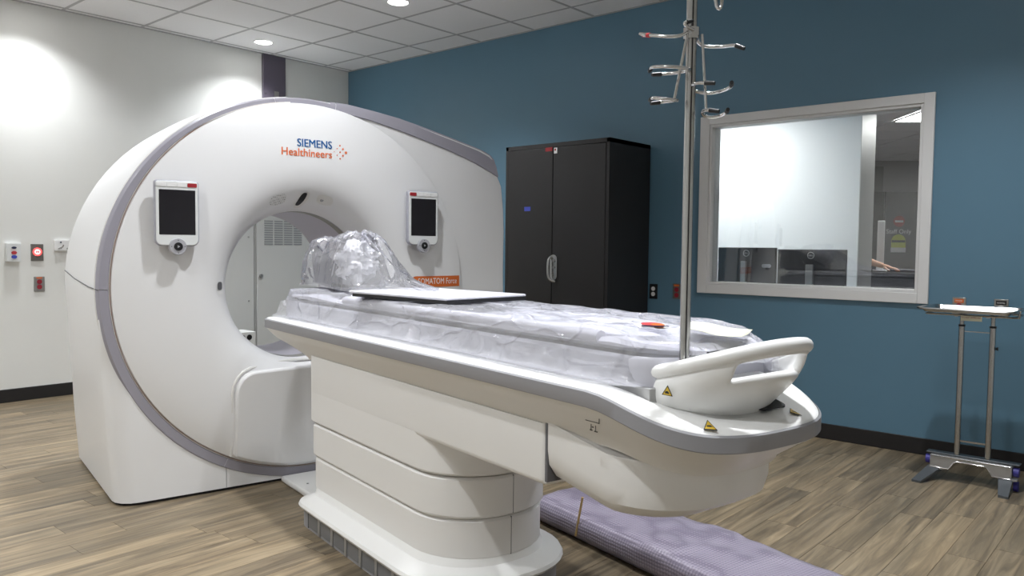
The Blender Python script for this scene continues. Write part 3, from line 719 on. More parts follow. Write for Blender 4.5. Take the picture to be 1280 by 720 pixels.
# head holder bundle in plastic
hh = empty('head_holder', gpt(0.0, 0.0, 0.012), TH, 'head holder and padding under a crumpled clear plastic bag on the table', 'head holder')
loft('trough', [[(x, y*s, z0+(z-1.0)*k) for y, z in ((-0.13, 1.17), (-0.10, 1.02), (0, 0.995), (0.10, 1.02), (0.13, 1.17), (0.115, 1.17), (0.085, 1.035), (0, 1.012), (-0.085, 1.035), (-0.115, 1.17))] for x, s, z0, k in ((0.275, 0.82, 1.0, 1.1), (0.36, 0.82, 1.0, 1.2), (0.50, 0.8, 1.0, 0.8), (0.66, 0.7, 1.0, 0.35))], 'holder', hh, cap0=True, cap1=True)
loft('neck_plate', [[(x, y, z) for y, z in ((-0.11, 0.998), (0.11, 0.998), (0.11, 1.014), (-0.11, 1.014))] for x in (0.55, 0.95)], 'holder', hh, cap0=True, cap1=True)
for k in range(7): box('ridge', 0.50+0.03*k, 0.512+0.03*k, -0.10, 0.08, 1.012, 1.030-0.001*k, 'black', hh)
BV = []; BFc = []
for i in range(25):
    p = PI*(i+0.02)/24.04
    for j in range(40):
        t = 2*PI*j/40; d = Vector((math.cos(t)*math.sin(p), math.sin(t)*math.sin(p), math.cos(p)))
        r = 0.98+0.30*noise.noise(d*2.0+Vector((5, 1, 2)))-0.34*abs(noise.noise(d*3.5))-0.14*abs(noise.noise(d*8))
        BV.append((0.60+0.125*d.x*r, -0.02+0.105*d.y*r, 1.125+0.105*d.z*r))
for i in range(24):
    for j in range(40): BFc.append((i*40+j, i*40+(j+1) % 40, (i+1)*40+(j+1) % 40, (i+1)*40+j))
mk('padding_bundle', BV, BFc, 'wrapball', hh, 25)['label'] = 'white ball of crumpled wrapping inside the bag'
def bag_height(x):
    h = [(0.23, 1.0), (0.245, 1.19), (0.27, 1.245), (0.34, 1.25), (0.39, 1.215), (0.46, 1.25), (0.54, 1.272), (0.64, 1.272), (0.70, 1.245), (0.78, 1.185), (0.88, 1.12), (0.98, 1.065), (1.10, 1.03), (1.30, 1.014)]
    for (xa, za), (xb, zb) in zip(h, h[1:]):
        if xa <= x <= xb: return za+(zb-za)*(x-xa)/(xb-xa)
    return h[-1][1]
NBX, NBY = 130, 72; V = []; F = []
for i in range(NBX+1):
    x = 0.23+1.07*i/NBX; zt = 1.0+(bag_height(x)-1.0)*0.90; k = zt-1.0
    wt = 0.085-0.02*sst((x-0.36)/0.1)-0.05*sst((x-0.62)/0.25)
    wb = 0.15+0.05*sst((x-0.5)/0.5)
    pr = resample([(-wb, 1.0), (-wb*0.92, 1.0+k*0.12), (-(wt+wb)/2-0.01, 1.0+k*0.55), (-wt-0.01, 1.0+k*0.92), (-wt*0.5, zt), (wt*0.5, zt), (wt+0.01, 1.0+k*0.92), ((wt+wb)/2+0.01, 1.0+k*0.55), (wb*0.92, 1.0+k*0.12), (wb, 1.0)], NBY)
    for y, z in pr:
        cx = 0.34 if x < 0.44 else 0.64; th = math.atan2(y+0.02, (x-cx)+1e-4); rr = math.hypot(x-cx, y)
        f = 0.026*(0.35-abs(noise.noise(Vector((th*2.1+cx*9, rr*1.2, z*0.8)))))*2.0
        f += 0.0035*(0.3-abs(noise.noise(Vector((x*14, y*14, z*14+3)))))*2.0
        f *= sst((z-0.995)/0.05)*sst(rr/0.05)
        d = Vector((0.4*(x-cx), y, 0.35*(z-1.05))); d = d.normalized() if d.length > 1e-4 else Vector((0, 0, 1))
        p = Vector((x, y, z))+d*f
        V.append((p.x, p.y, max(p.z, 1.0)+0.012))
for i in range(NBX):
    for j in range(NBY):
        a = i*(NBY+1)+j; F.append((a, a+NBY+1, a+NBY+2, a+1))
bag = mk('plastic_bag', V, F, 'bagfilm', hh, 60)
bag['label'] = 'crumpled clear plastic bag'
tube('bag_knot', smooth_path([(0.64, 0.0, 1.245), (0.67, -0.01, 1.262), (0.70, 0.0, 1.256), (0.725, 0.01, 1.245)], 4), [0.012+0.004*math.sin(k*1.9) for k in range(13)], 'bagfilm', hh, 8)
# papers
def sheet(name, x, y, z, a, wx, wy, m, label, cat, fold=0.01):
    V = []; F = []; n = 8
    for i in range(n+1):
        for j in range(n+1):
            u = (i/n-0.5)*wx; v = (j/n-0.5)*wy; V.append((u, v, fold*math.sin(i*0.9)*math.cos(j*0.7)+fold*1.2))
    for i in range(n):
        for j in range(n):
            q = i*(n+1)+j; F.append((q, q+n+1, q+n+2, q+1))
    o = mk(name, V, F, m, None); o.location = gpt(x, y, z); o.rotation_euler = (0, 0, TH+a)
    if x > 2.5: o.rotation_euler = (0, 0.10, TH+a)
    s = o.modifiers.new('thickness', 'SOLIDIFY'); s.thickness = 0.0006
    return tag(o, label, cat)
sheet('paper_sheet', 2.60, 0.03, 1.006, 0.5, 0.16, 0.20, 'paper', 'pale yellow paper sheet on the mattress behind the pole', 'paper', 0.003)
lf = sheet('leaflet', 2.50, -0.10, 1.012, 0.9, 0.08, 0.11, 'paper_white', 'small leaflet with a red and orange picture beside the pole', 'leaflet', 0.003)
sheet('paper_slip', 2.36, -0.14, 1.018, 0.35, 0.14, 0.07, 'paper_white', 'white paper slip lying on the middle of the mattress', 'paper', 0.003)
prism('picture', disc_poly(0, 0.01, 0.028, 14, 0.04), lambda u, v, t: (u, v, t), 0.0075, 0.0085, 'rubber_red', lf)
prism('picture', disc_poly(0.012, -0.012, 0.018, 14, 0.03), lambda u, v, t: (u, v, t), 0.008, 0.009, 'orange', lf)
prism('picture', rrect(-0.035, 0.035, -0.052, -0.036, 0.004), lambda u, v, t: (u, v, t), 0.0075, 0.0085, 'navy', lf)

# ------------------------------------------------------------------ IV pole
pp = gpt(2.657, -0.155, -0.027)
iv = empty('iv_pole', pp, YAW, 'chrome infusion pole with curled hooks standing on the table foot', 'IV pole')
# local x = to the right of the picture, y = away
cyl('pole', (0, 0, 0.86), (0, 0, 1), 0.0125, 1.10, 'steel', iv, 20)
box('pole_groove', -0.0015, 0.0015, -0.0130, -0.0115, 0.87, 1.95, 'darkgap', iv)
cyl('socket', (0, 0, 0.865), (0, 0, 1), 0.0150, 0.05, 'alu', iv, 20)
cyl('hub', (0, 0, 1.735), (0, 0, 1), 0.019, 0.026, 'chrome', iv, 20)
def hook(pts, tip0, tip1=None, r=0.0042):
    P = smooth_path(pts, 6); h = tube('hook', P, r, 'chrome', iv, 8)
    for tp, P2 in ((tip0, [P[-2], P[-1]]), (tip1, [P[1], P[0]])):
        if tp:
            d = (P2[1]-P2[0]).normalized(); tube('hook_tip', [P2[1]-d*0.012, P2[1]+d*0.012], [r*1.35, r*1.1], tp, h, 8)
    return h
h1 = hook([(-0.008, -0.012, 1.752), (-0.03, -0.022, 1.738), (-0.06, -0.02, 1.736), (-0.09, -0.005, 1.742), (-0.104, 0.012, 1.747)], 'rubber_red')
tube('hook_tip', [(-0.104, 0.012, 1.747), (-0.119, 0.022, 1.753)], [0.0055, 0.0035], 'chrome', h1, 8)
hook([(0.008, 0.012, 1.75), (0.03, 0.025, 1.728), (0.07, 0.02, 1.724), (0.10, 0.0, 1.722), (0.112, -0.01, 1.716)], 'black')
hook([(0.002, -0.015, 1.752), (-0.02, -0.035, 1.756), (-0.024, -0.04, 1.762), (-0.012, -0.03, 1.768)], 'black')
for (x0, x1, z1) in ((-0.012, -0.040, 1.592), (0.022, 0.036, 1.566)):
    cyl('rod', (x0, -0.012, 1.744), (x1-x0, 0.0, z1-1.744), 0.0035, math.hypot(x1-x0, z1-1.744), 'chrome', iv, 8)
def cring(cx, cz, rx, ry, a0, a1):
    hook([(cx+rx*math.cos(math.radians(a0+(a1-a0)*k/8)), -0.012+ry*math.sin(math.radians(a0+(a1-a0)*k/8)), cz+0.004*math.sin(k)) for k in range(9)], 'black', 'black')
cring(-0.052, 1.660, 0.046, 0.05, 120, -200)
cring(-0.064, 1.590, 0.030, 0.035, 120, -195)
cring(0.047, 1.622, 0.046, 0.05, 250, -30)
cring(0.056, 1.562, 0.028, 0.034, 250, -25)
hook([(0.006, 0.0, 1.88), (0.04, 0.0, 1.87), (0.052, 0.0, 1.84), (0.058, 0.0, 1.812), (0.066, 0.0, 1.808), (0.070, 0.0, 1.828), (0.062, 0.0, 1.85)], None)

# ------------------------------------------------------------------ black storage cabinet
cab = empty('storage_cabinet', (0, 0, 0), 0, 'tall black two door metal cabinet against the blue wall', 'cabinet')
CX0, CX1, CYF, CZ = 2.70, 3.66, -0.55, 1.985
boxes('body', [(CX0, CX1, CYF+0.02, -0.012, 0.0, 0.06), (CX0, CX0+0.025, CYF, -0.012, 0.06, CZ), (CX1-0.025, CX1, CYF, -0.012, 0.06, CZ), (CX0, CX1, CYF, -0.012, CZ-0.03, CZ), (CX0+0.02, CX1-0.02, CYF+0.03, -0.012, 0.06, CZ-0.02)], 'cab_black', cab)
XM = 3.165
d1 = box('door', CX0+0.028, XM-0.003, CYF-0.004, CYF+0.016, 0.07, CZ-0.034, 'cab_black', cab, 0.003)
d2 = box('door', XM+0.003, CX1-0.028, CYF-0.004, CYF+0.016, 0.07, CZ-0.034, 'cab_black', cab, 0.003)
prism('handle', rrect(XM-0.012, XM+0.052, 0.975, 1.165, 0.03), lambda u, v, t: (u, t, v), CYF-0.004, CYF-0.012, 'chrome', d2, 0.004)
tube('handle_grip', smooth_path([(XM-0.004, CYF-0.010, 1.15), (XM-0.006, CYF-0.038, 1.12), (XM-0.006, CYF-0.042, 1.04), (XM+0.004, CYF-0.036, 0.985), (XM+0.04, CYF-0.012, 0.965)], 5), 0.009, 'chrome', d2, 10)
cyl('lock', (XM+0.026, CYF-0.012, 1.12), (0, -1, 0), 0.012, 0.008, 'steel', d2, 16)
cyl('lock', (XM+0.026, CYF-0.012, 1.07), (0, -1, 0), 0.009, 0.006, 'steel', d2, 16)
box('red_sticker', XM-0.072, XM-0.006, CYF-0.0055, CYF-0.0042, 1.925, 1.953, 'red', d1)
box('white_sticker', XM+0.008, XM+0.038, CYF-0.0055, CYF-0.0042, 1.905, 1.947, 'paper_white', d2)
box('sticker_mark', XM+0.014, XM+0.028, CYF-0.0062, CYF-0.0056, 1.925, 1.940, 'red', d2)
box('blue_sticker', 2.895, 2.955, CYF-0.0055, CYF-0.0042, 1.490, 1.522, 'blue_btn', d1)

# ------------------------------------------------------------------ wall plates
def plate_r(x0, x1, z0, z1, m, label, cat, name='wall_outlet', t=0.008):
    e = empty(name, ((x0+x1)/2, 0, (z0+z1)/2), 0, label, cat)
    box('plate', (x0-x1)/2, (x1-x0)/2, -t, 0, (z0-z1)/2, (z1-z0)/2, m, e, 0.002); return e
def plate_l(y0, y1, z0, z1, m, label, cat, name='wall_outlet', t=0.008):
    e = empty(name, (0, (y0+y1)/2, (z0+z1)/2), 0, label, cat)
    box('plate', 0, t, (y0-y1)/2, (y1-y0)/2, (z0-z1)/2, (z1-z0)/2, m, e, 0.002); return e
e = plate_r(3.672, 3.738, 0.842, 0.952, 'black', 'black duplex outlet beside the black cabinet', 'outlet')
for z in (0.02, -0.02): prism('socket', disc_poly(0, z, 0.016, 20), lambda u, v, t: (u, t, v), -0.008, -0.012, 'white', e)
e = plate_r(3.868, 3.935, 0.850, 0.962, 'plate_grey', 'red duplex outlet behind the infusion pole', 'outlet')
for z in (0.012, -0.028): prism('socket', disc_poly(0, z, 0.017, 20), lambda u, v, t: (u, t, v), -0.008, -0.012, 'outlet_red', e)
box('orange_tag', -0.02, 0.02, -0.010, -0.008, 0.036, 0.05, 'orange', e)
e = plate_r(5.702, 5.772, 0.855, 0.952, 'plate_steel', 'steel plate with orange label and red socket behind the tray', 'outlet')
box('orange_tag', -0.024, 0.024, -0.0095, -0.008, 0.018, 0.040, 'orange', e)
prism('socket', disc_poly(0, -0.002, 0.018, 20), lambda u, v, t: (u, t, v), -0.008, -0.012, 'outlet_red', e)
text('tag_lettering', 'POWER', 0.012, lambda u, v: (-0.017+u, -0.0098, 0.025+v), 'txt_white', e, 0.034)
e = plate_r(5.912, 5.982, 0.855, 0.952, 'plate_steel', 'steel plate with black label at the far right behind the tray', 'outlet')
box('black_tag', -0.026, 0.026, -0.0095, -0.008, 0.016, 0.040, 'black', e)
prism('socket', disc_poly(0, -0.005, 0.020, 20), lambda u, v, t: (u, t, v), -0.008, -0.012, 'white', e)
text('tag_lettering', 'NORMAL', 0.011, lambda u, v: (-0.02+u, -0.0098, 0.024+v), 'txt_white', e, 0.04)
e = plate_l(-3.176, -3.083, 1.068, 1.206, 'screen_body', 'white wall box with three small round buttons, far left', 'control box', 'wall_control_box', 0.045)
prism('button', disc_poly(0, 0.036, 0.017, 16, 0.009), lambda u, v, t: (t, u, v), 0.045, 0.049, 'navy', e)
prism('button', disc_poly(0, -0.002, 0.019, 16, 0.013), lambda u, v, t: (t, u, v), 0.045, 0.050, 'rubber_red', e)
prism('button', disc_poly(0, -0.033, 0.019, 16, 0.013), lambda u, v, t: (t, u, v), 0.045, 0.050, 'blue_btn', e)
e = plate_l(-3.004, -2.917, 1.072, 1.202, 'plate_grey', 'grey wall plate with a round lit red button', 'button', 'emergency_button', 0.01)
prism('lit_ring', disc_poly(0, 0.005, 0.031, 28), lambda u, v, t: (t, u, v), 0.010, 0.014, 'lit_red', e)
prism('lit_center', disc_poly(0, 0.005, 0.020, 28), lambda u, v, t: (t, u, v), 0.014, 0.0155, 'lit_pale', e)
boxes('button_mark', [(0.0155, 0.0162, -0.010, -0.003, -0.003, 0.013), (0.0155, 0.0162, 0.003, 0.010, -0.003, 0.013), (0.0155, 0.0162, -0.006, 0.006, 0.003, 0.007)], 'red', e)
e = plate_l(-2.987, -2.912, 0.835, 0.950, 'plate_steel', 'steel plate with two red sockets below the lit button', 'outlet', 'wall_outlet', 0.008)
for z in (0.018, -0.022): prism('socket', disc_poly(0, z, 0.018, 20), lambda u, v, t: (t, u, v), 0.008, 0.012, 'outlet_red', e)
box('orange_tag', 0.008, 0.0095, -0.02, 0.02, 0.042, 0.054, 'txt_orange', e)
e = plate_l(-2.842, -2.690, 1.150, 1.235, 'white', 'white wall bracket with two angled metal pegs beside the scanner', 'bracket', 'wall_bracket', 0.02)
for y in (-0.045, 0.015): tube('peg', [(0.02, y, -0.025), (0.07, y+0.01, -0.012), (0.085, y+0.012, 0.004)], 0.005, 'steel', e, 8)
for z in (0.025, -0.02): cyl('screw', (0.02, -0.03, z), (1, 0, 0), 0.006, 0.003, 'navy', e, 10)
# cable duct panel at the top of the white wall
e = empty('duct_cover', (0, -0.89, 2.6), 0, 'purple grey duct cover panel on the white wall under the ceiling', 'wall panel')
box('panel', 0, 0.03, -0.121, 0.121, -0.02, H-2.6-0.004, 'purple_panel', e, 0.003)
for y in (-0.10, 0.10): cyl('screw', (0.03, y, 0.05), (1, 0, 0), 0.006, 0.003, 'steel', e, 8)
box('label_tag', 0.03, 0.0315, -0.005, 0.045, 0.035, 0.085, 'plate_steel', e)

# ------------------------------------------------------------------ equipment cabinets seen through the bore
def ecab(y0, y1, vents, label):
    e = empty('equipment_cabinet', (0.02, (y0+y1)/2, 0), 0, label, 'cabinet'); h = (y1-y0)/2
    box('body', 0, 0.46, -h, h, 0.0, 1.90, 'elec', e, 0.004)
    d = box('door', 0.46, 0.482, -h+0.008, h-0.008, 0.05, 1.885, 'elec', e, 0.004)
    if vents:
        for c in range(4):
            for r in range(11):
                z = 1.215+r*0.0205; y = -h+0.085+c*0.10
                box('vent_slat', 0.482, 0.4865, y, y+0.085, z, z+0.011, 'elec_dark', d)
        cyl('latch', (0.482, -h+0.045, 0.94), (1, 0, 0), 0.016, 0.02, 'alu', d, 16)
    else:
        for z in (1.28, 0.72): cyl('screw', (0.482, h-0.06, z), (1, 0, 0), 0.008, 0.004, 'alu', d, 10)
ecab(-1.385, -0.62, True, 'white equipment cabinet with rows of vent slots seen through the bore')
ecab(-2.16, -1.395, False, 'plain white equipment cabinet door seen through the left of the bore')
e = empty('connector_box', (0.82, -1.76, 0), 0, 'small white box with round black sockets low behind the bore', 'connector box')
box('body', -0.1, 0.1, -0.12, 0.12, 0, 0.50, 'elec', e, 0.006)
for y, z in ((-0.07, 0.455), (0.0, 0.455), (0.06, 0.455), (-0.07, 0.39), (0.0, 0.39)): cyl('socket', (0.1, y, z), (1, 0, 0), 0.022, 0.006, 'black', e, 16)

# ------------------------------------------------------------------ viewing window
win = empty('window_1', (0, 0, 0), 0, 'white framed viewing window in the blue wall'); win['kind'] = 'structure'
def frame_piece(name, x0, x1, z0, z1, y0, y1, m='frame_white'): return box(name, x0, x1, y0, y1, z0, z1, m, win, 0.003)
frame_piece('window_frame', WX0, IX0, WZ0, WZ1, -0.022, 0.0); frame_piece('window_frame', IX1, WX1, WZ0, WZ1, -0.022, 0.0)
frame_piece('window_frame', IX0, IX1, IZ1, WZ1, -0.0215, 0.0); frame_piece('window_frame', IX0, IX1, WZ0, IZ0, -0.0215, 0.0)
frame_piece('jamb', IX0, IX0+0.018, IZ0, IZ1, -0.012, 0.12); frame_piece('jamb', IX1-0.018, IX1, IZ0, IZ1, -0.012, 0.12)
frame_piece('jamb', IX0+0.018, IX1-0.018, IZ1-0.018, IZ1, -0.012, 0.12); frame_piece('window_sill', IX0+0.018, IX1-0.018, IZ0, IZ0+0.018, -0.012, 0.12)
box('pane', IX0+0.016, IX1-0.016, 0.030, 0.038, IZ0+0.016, IZ1-0.016, 'glass', win)

# ------------------------------------------------------------------ control room behind the glass
CH = 2.44
struct(box('floor_control', 0.3, 9.2, 0.12, 11.0, -0.1, 0, 'ctrl_grey'), 'dark floor of the control room behind the window')
struct(box('wall_partition', 0.42, 4.69, 1.50, 1.85, 0, CH, 'ctrl_wall'), 'white partition wall in the control room')
struct(box('trim_1', 4.69, 4.696, 1.496, 1.854, 0, CH, 'endcap'), 'grey metal end of the white partition wall')
struct(box('wall_control_left', 0.3, 0.42, 0.12, 11, 0, CH, 'ctrl_wall'), 'left wall of the control room')
struct(box('wall_control_right', 9.1, 9.2, 0.12, 11, 0, CH, 'ctrl_grey'), 'right wall of the control room')
struct(box('wall_control_front', 0.3, 9.2, 0.12, 0.125, CH, H, 'ctrl_grey'), 'upper wall over the control room ceiling')
DB = math.atan2(0.62, 0.78)
cc = struct(box('ceiling_control', 0.3, 9.2, 0.121, 11, CH+0.01, CH+0.05, 'tile'), 'tiled ceiling of the control room')
rot = Matrix.Rotation(DB, 4, 'Z'); org = Vector((4.52, 2.88, 0))
for i in range(-3, 5):
    for j in range(-5, 8):
        c = org+rot @ Vector(((i+0.5)*0.61, (j+0.5)*0.61-0.61, 0))
        if not (0.9 < c.x < 8.6 and 0.62 < c.y < 10): continue
        if (i, j) in ((0, 0), (1, 0)): continue
        o = mk('ceiling_tile', boxv(-0.293, 0.293, -0.293, 0.293, 0, 0.012), BF, 'tile', cc, smooth=False); o.location = (c.x, c.y, CH); o.rotation_euler = (0, 0, DB)
def troffer(x, y, wx, wy, rz, label, name='ceiling_panel_light'):
    e = empty(name, (x, y, CH), rz, label, 'ceiling light', 'control room panel lights')
    boxes('frame', [(-wx/2, wx/2, -wy/2, -wy/2+0.02, -0.008, 0.004), (-wx/2, wx/2, wy/2-0.02, wy/2, -0.008, 0.004), (-wx/2, -wx/2+0.02, -wy/2, wy/2, -0.008, 0.004), (wx/2-0.02, wx/2, -wy/2, wy/2, -0.008, 0.004)], 'frame_white', e)
    box('diffuser', -wx/2+0.015, wx/2-0.015, -wy/2+0.015, wy/2-0.015, -0.004, 0.002, 'troffer', e)
c = org+rot @ Vector((0.61, -0.305, 0)); troffer(c.x, c.y, 1.2, 0.60, DB, 'bright ceiling panel light seen through the right of the window')
troffer(3.4, 0.85, 1.2, 0.60, 0, 'ceiling panel light near the window over the monitors')
# far wall, door, signs (turned to face the window)
fw = Vector((3.64, 6.4, 0)); fe = empty('wall_far', fw, DB, 'grey far wall of the control room'); fe['kind'] = 'structure'
box('wall_panel', -3.0, 3.0, 0, 0.1, 0, CH, 'ctrl_grey', fe)
box('dark_panel', -0.45, -0.17, -0.012, 0, 0, 2.02, 'black', fe)
box('upper_panel', -0.45, -0.19, -0.010, 0, 2.02, 2.36, 'ctrl_door', fe)
dr = empty('door_1', fw, DB, 'grey staff door on the far wall of the control room'); dr['kind'] = 'structure'
box('door_leaf', -0.16, 0.74, -0.03, -0.001, 0.0, 2.02, 'ctrl_door', dr, 0.003)
lv = box('door_handle', 0.62, 0.70, -0.07, -0.03, 0.98, 1.02, 'steel', dr, 0.004)
sg = empty('door_sign', fw, DB, 'red no entry disc and staff notice on the far door', 'sign')
SX, SZ = 0.03, 1.62
prism('red_disc', disc_poly(SX, SZ, 0.075, 28), lambda u, v, t: (u, t, v), -0.031, -0.034, 'red', sg)
box('white_bar', SX-0.055, SX+0.055, -0.0352, -0.0342, SZ-0.014, SZ+0.014, 'white', sg)
text('notice_lettering', 'Staff Only', 0.085, lambda u, v: (SX-0.165+u, -0.0345, SZ-0.165+v), 'txt_white', sg, 0.33)
prism('lime_sticker', [(SX-0.095, SZ-0.36), (SX+0.095, SZ-0.36)]+[(SX+0.095*math.cos(math.radians(a)), SZ-0.27+0.095*math.sin(math.radians(a))) for a in range(0, 181, 15)], lambda u, v, t: (u, t, v), -0.031, -0.034, 'lime', sg)
box('white_strip', SX-0.10, SX+0.10, -0.0345, -0.0335, SZ-0.42, SZ-0.355, 'white', sg)
box('dark_strip', SX-0.09, SX+0.09, -0.0352, -0.0342, SZ-0.285, SZ-0.255, 'monitor', sg)
# desk and monitors just behind the glass
dk = empty('control_desk', (4.5, 0.45, 0), 0, 'white control desk behind the viewing window', 'desk')
box('desk_top', -0.9, 0.95, -0.30, 0.42, 0.71, 0.74, 'ctrl_wall', dk, 0.004)
for x in (-0.85, 0.86): box('leg', x, x+0.04, -0.25, 0.37, 0, 0.71, 'alu', dk)
def monitor(x0, x1, zt, yv, label, slot):
    e = empty('monitor', ((x0+x1)/2, yv, 0.74), 0, label, 'monitor', 'monitor backs behind the window'); h = (x1-x0)/2; zt -= 0.74
    box('back_shell', -h, h, 0, 0.03, zt-0.33, zt, 'monitor', e, 0.004)
    box('screen', -h+0.008, h-0.008, 0.030, 0.032, zt-0.322, zt-0.008, 'screen', e)
    st = box('stand_neck', -0.026 if not slot else -0.03, 0.026 if not slot else 0.01, -0.03, 0.0, 0.01, zt-0.105 if not slot else zt-0.10, 'alu', e, 0.003)
    box('stand_foot', -0.12, 0.12, -0.10, 0.10, 0.0, 0.012, 'alu', e, 0.004)
    lofo = [[(0.0+rr*math.cos(2*PI*k/28), -0.0015, zt-0.042+rr*math.sin(2*PI*k/28)) for k in range(28)] for rr in (0.024, 0.0205)]
    loft('logo_ring', lofo, 'txt_white', e)
    text('logo_lettering', 'DELL', 0.014, lambda u, v: (-0.016+u, -0.0016, zt-0.047+v), 'txt_white', e, 0.032)
    if slot: prism('cable_slot', rrect(0.12, 0.19, zt-0.145, zt-0.118, 0.013), lambda u, v, t: (u, t, v), 0.0, -0.0015, 'dial', e)
monitor(4.045, 4.490, 1.232, 0.35, 'dark monitor back at the left corner of the window', True)
monitor(4.503, 4.978, 1.222, 0.35, 'dark monitor back in the middle of the window', False)
# dark counter with the arm of someone behind the partition
kt_ = empty('reading_counter', (5.25, 2.30, 0), 0, 'dark counter beyond the partition wall in the window', 'counter')
box('counter_top', -1.0, 0.95, -0.36, 0.45, 0.99, 1.03, 'desk', kt_, 0.006)
box('front_panel', -0.98, 0.93, -0.32, -0.29, 0.0, 0.99, 'desk', kt_)
dev = empty('desk_device', (4.60, 2.42, 1.03), 0.3, 'white upright device on the dark counter beside the partition', 'device')
box('body', -0.03, 0.03, -0.02, 0.02, 0.0, 0.46, 'white', dev, 0.006); box('base', -0.06, 0.06, -0.05, 0.05, 0, 0.015, 'white', dev, 0.004)

def skin_body(name, pts, edges, radii, m, parent, sub=2):
    me = bpy.data.meshes.new(name); me.from_pydata(pts, edges, []); me.update(); me.materials.append(M[m])
    o = bpy.data.objects.new(name, me); COL.objects.link(o); o.parent = parent
    s = o.modifiers.new('skin', 'SKIN'); s.use_smooth_shade = True
    lay = me.skin_vertices[0].data if len(me.skin_vertices) else None
    if lay is None: return o
    for i, r in enumerate(radii): lay[i].radius = r if isinstance(r, tuple) else (r, r); lay[i].use_root = (i == 0)
    b = o.modifiers.new('sub', 'SUBSURF'); b.levels = sub; b.render_levels = sub
    return o
def ensure_skin(me):
    import bmesh
    bm = bmesh.new(); bm.from_mesh(me); bm.verts.layers.skin.verify(); bm.to_mesh(me); bm.free()
def skin(name, pts, edges, radii, m, parent, sub=2):
    me = bpy.data.meshes.new(name); me.from_pydata(pts, edges, []); me.update(); ensure_skin(me); me.materials.append(M[m])
    o = bpy.data.objects.new(name, me); COL.objects.link(o); o.parent = parent
    lay = me.skin_vertices[0].data
    for i, r in enumerate(radii): lay[i].radius = (r, r) if not isinstance(r, tuple) else r; lay[i].use_root = (i == 0)
    s = o.modifiers.new('skin', 'SKIN'); s.use_smooth_shade = True
    b = o.modifiers.new('sub', 'SUBSURF'); b.levels = sub; b.render_levels = sub
    return o
# person stands behind the partition, left forearm on the counter; x towards picture right
per = empty('person', (4.12, 2.36, 0), 0, 'person in dark grey top resting a forearm on the dark counter, mostly hidden', 'person')
P = [(0, 0, 0.95), (0, 0, 1.10), (0, 0, 1.28), (0, 0, 1.42), (0.0, 0, 1.50), (0.02, 0, 1.58), (0.03, 0, 1.68),
     (0.03, -0.19, 1.40), (0.14, -0.24, 1.24), (0.30, -0.20, 1.165), (0.42, -0.17, 1.135), (0.52, -0.16, 1.10), (0.58, -0.16, 1.085),
     (0.02, 0.19, 1.40), (-0.02, 0.26, 1.15), (0.10, 0.24, 0.93), (0.14, 0.24, 0.86),
     (0, -0.10, 0.88), (0.03, -0.10, 0.48), (-0.01, -0.10, 0.08), (0.12, -0.10, 0.04),
     (0, 0.10, 0.88), (0.03, 0.10, 0.48), (-0.01, 0.10, 0.08), (0.12, 0.10, 0.04)]
E_ = [(0, 1), (1, 2), (2, 3), (3, 4), (4, 5), (5, 6), (3, 7), (7, 8), (8, 9), (9, 10), (10, 11), (11, 12), (3, 13), (13, 14), (14, 15), (15, 16), (0, 17), (17, 18), (18, 19), (19, 20), (0, 21), (21, 22), (22, 23), (23, 24)]
RD = [0.13, 0.125, 0.135, 0.12, 0.052, 0.075, 0.085, 0.06, 0.048, 0.043, 0.038, 0.028, 0.024, 0.06, 0.045, 0.03, 0.03, 0.085, 0.058, 0.04, 0.035, 0.085, 0.058, 0.04, 0.035]
body = skin('body', P, E_, RD, 'skin', per)
# hand: palm plus five finger chains rooted in the palm
hp = []; he = []; hr = []
def chain(pts, rs):
    k = len(hp); hp.extend(pts); hr.extend(rs)
    for i in range(len(pts)-1): he.append((k+i, k+i+1))
hand = [skin('hand', [(0.56, -0.16, 1.09), (0.61, -0.16, 1.078), (0.645, -0.16, 1.068)], [(0, 1), (1, 2)], [(0.024, 0.024), (0.040, 0.016), (0.038, 0.014)], 'skin', body, 1)]
for k, (dy, ln) in enumerate(((-0.030, 0.066), (-0.010, 0.074), (0.010, 0.070), (0.029, 0.056))):
    skin('finger', [(0.635, -0.16+dy*0.9, 1.070), (0.635+ln*0.45, -0.16+dy*1.15, 1.066), (0.635+ln*0.8, -0.16+dy*1.2, 1.052), (0.635+ln, -0.16+dy*1.2, 1.040)], [(0, 1), (1, 2), (2, 3)], [0.0095, 0.009, 0.0085, 0.007], 'skin', body, 1)
skin('thumb', [(0.585, -0.185, 1.078), (0.61, -0.212, 1.062), (0.645, -0.222, 1.045)], [(0, 1), (1, 2)], [0.011, 0.010, 0.008], 'skin', body, 1)
skin('shirt', [(0, 0, 0.94), (0, 0, 1.10), (0, 0, 1.28), (0, 0, 1.41), (0.0, 0, 1.47), (0.03, -0.19, 1.40), (0.14, -0.24, 1.24), (0.26, -0.21, 1.18), (0.36, -0.185, 1.15), (0.02, 0.19, 1.40), (-0.02, 0.26, 1.15), (0.06, 0.25, 1.0)], [(0, 1), (1, 2), (2, 3), (3, 4), (3, 5), (5, 6), (6, 7), (7, 8), (3, 9), (9, 10), (10, 11)], [0.15, 0.142, 0.152, 0.135, 0.065, 0.074, 0.062, 0.056, 0.054, 0.074, 0.058, 0.05], 'shirt', per)
skin('trousers', [(0, 0, 0.97), (0, -0.10, 0.88), (0.03, -0.10, 0.48), (-0.01, -0.10, 0.10), (0, 0.10, 0.88), (0.03, 0.10, 0.48), (-0.01, 0.10, 0.10)], [(0, 1), (1, 2), (2, 3), (0, 4), (4, 5), (5, 6)], [0.145, 0.098, 0.072, 0.058, 0.098, 0.072, 0.058], 'trousers', per)
skin('hair', [(0.0, 0, 1.72), (-0.035, 0, 1.70), (-0.05, 0, 1.62)], [(0, 1), (1, 2)], [0.085, 0.085, 0.07], 'hair', per)
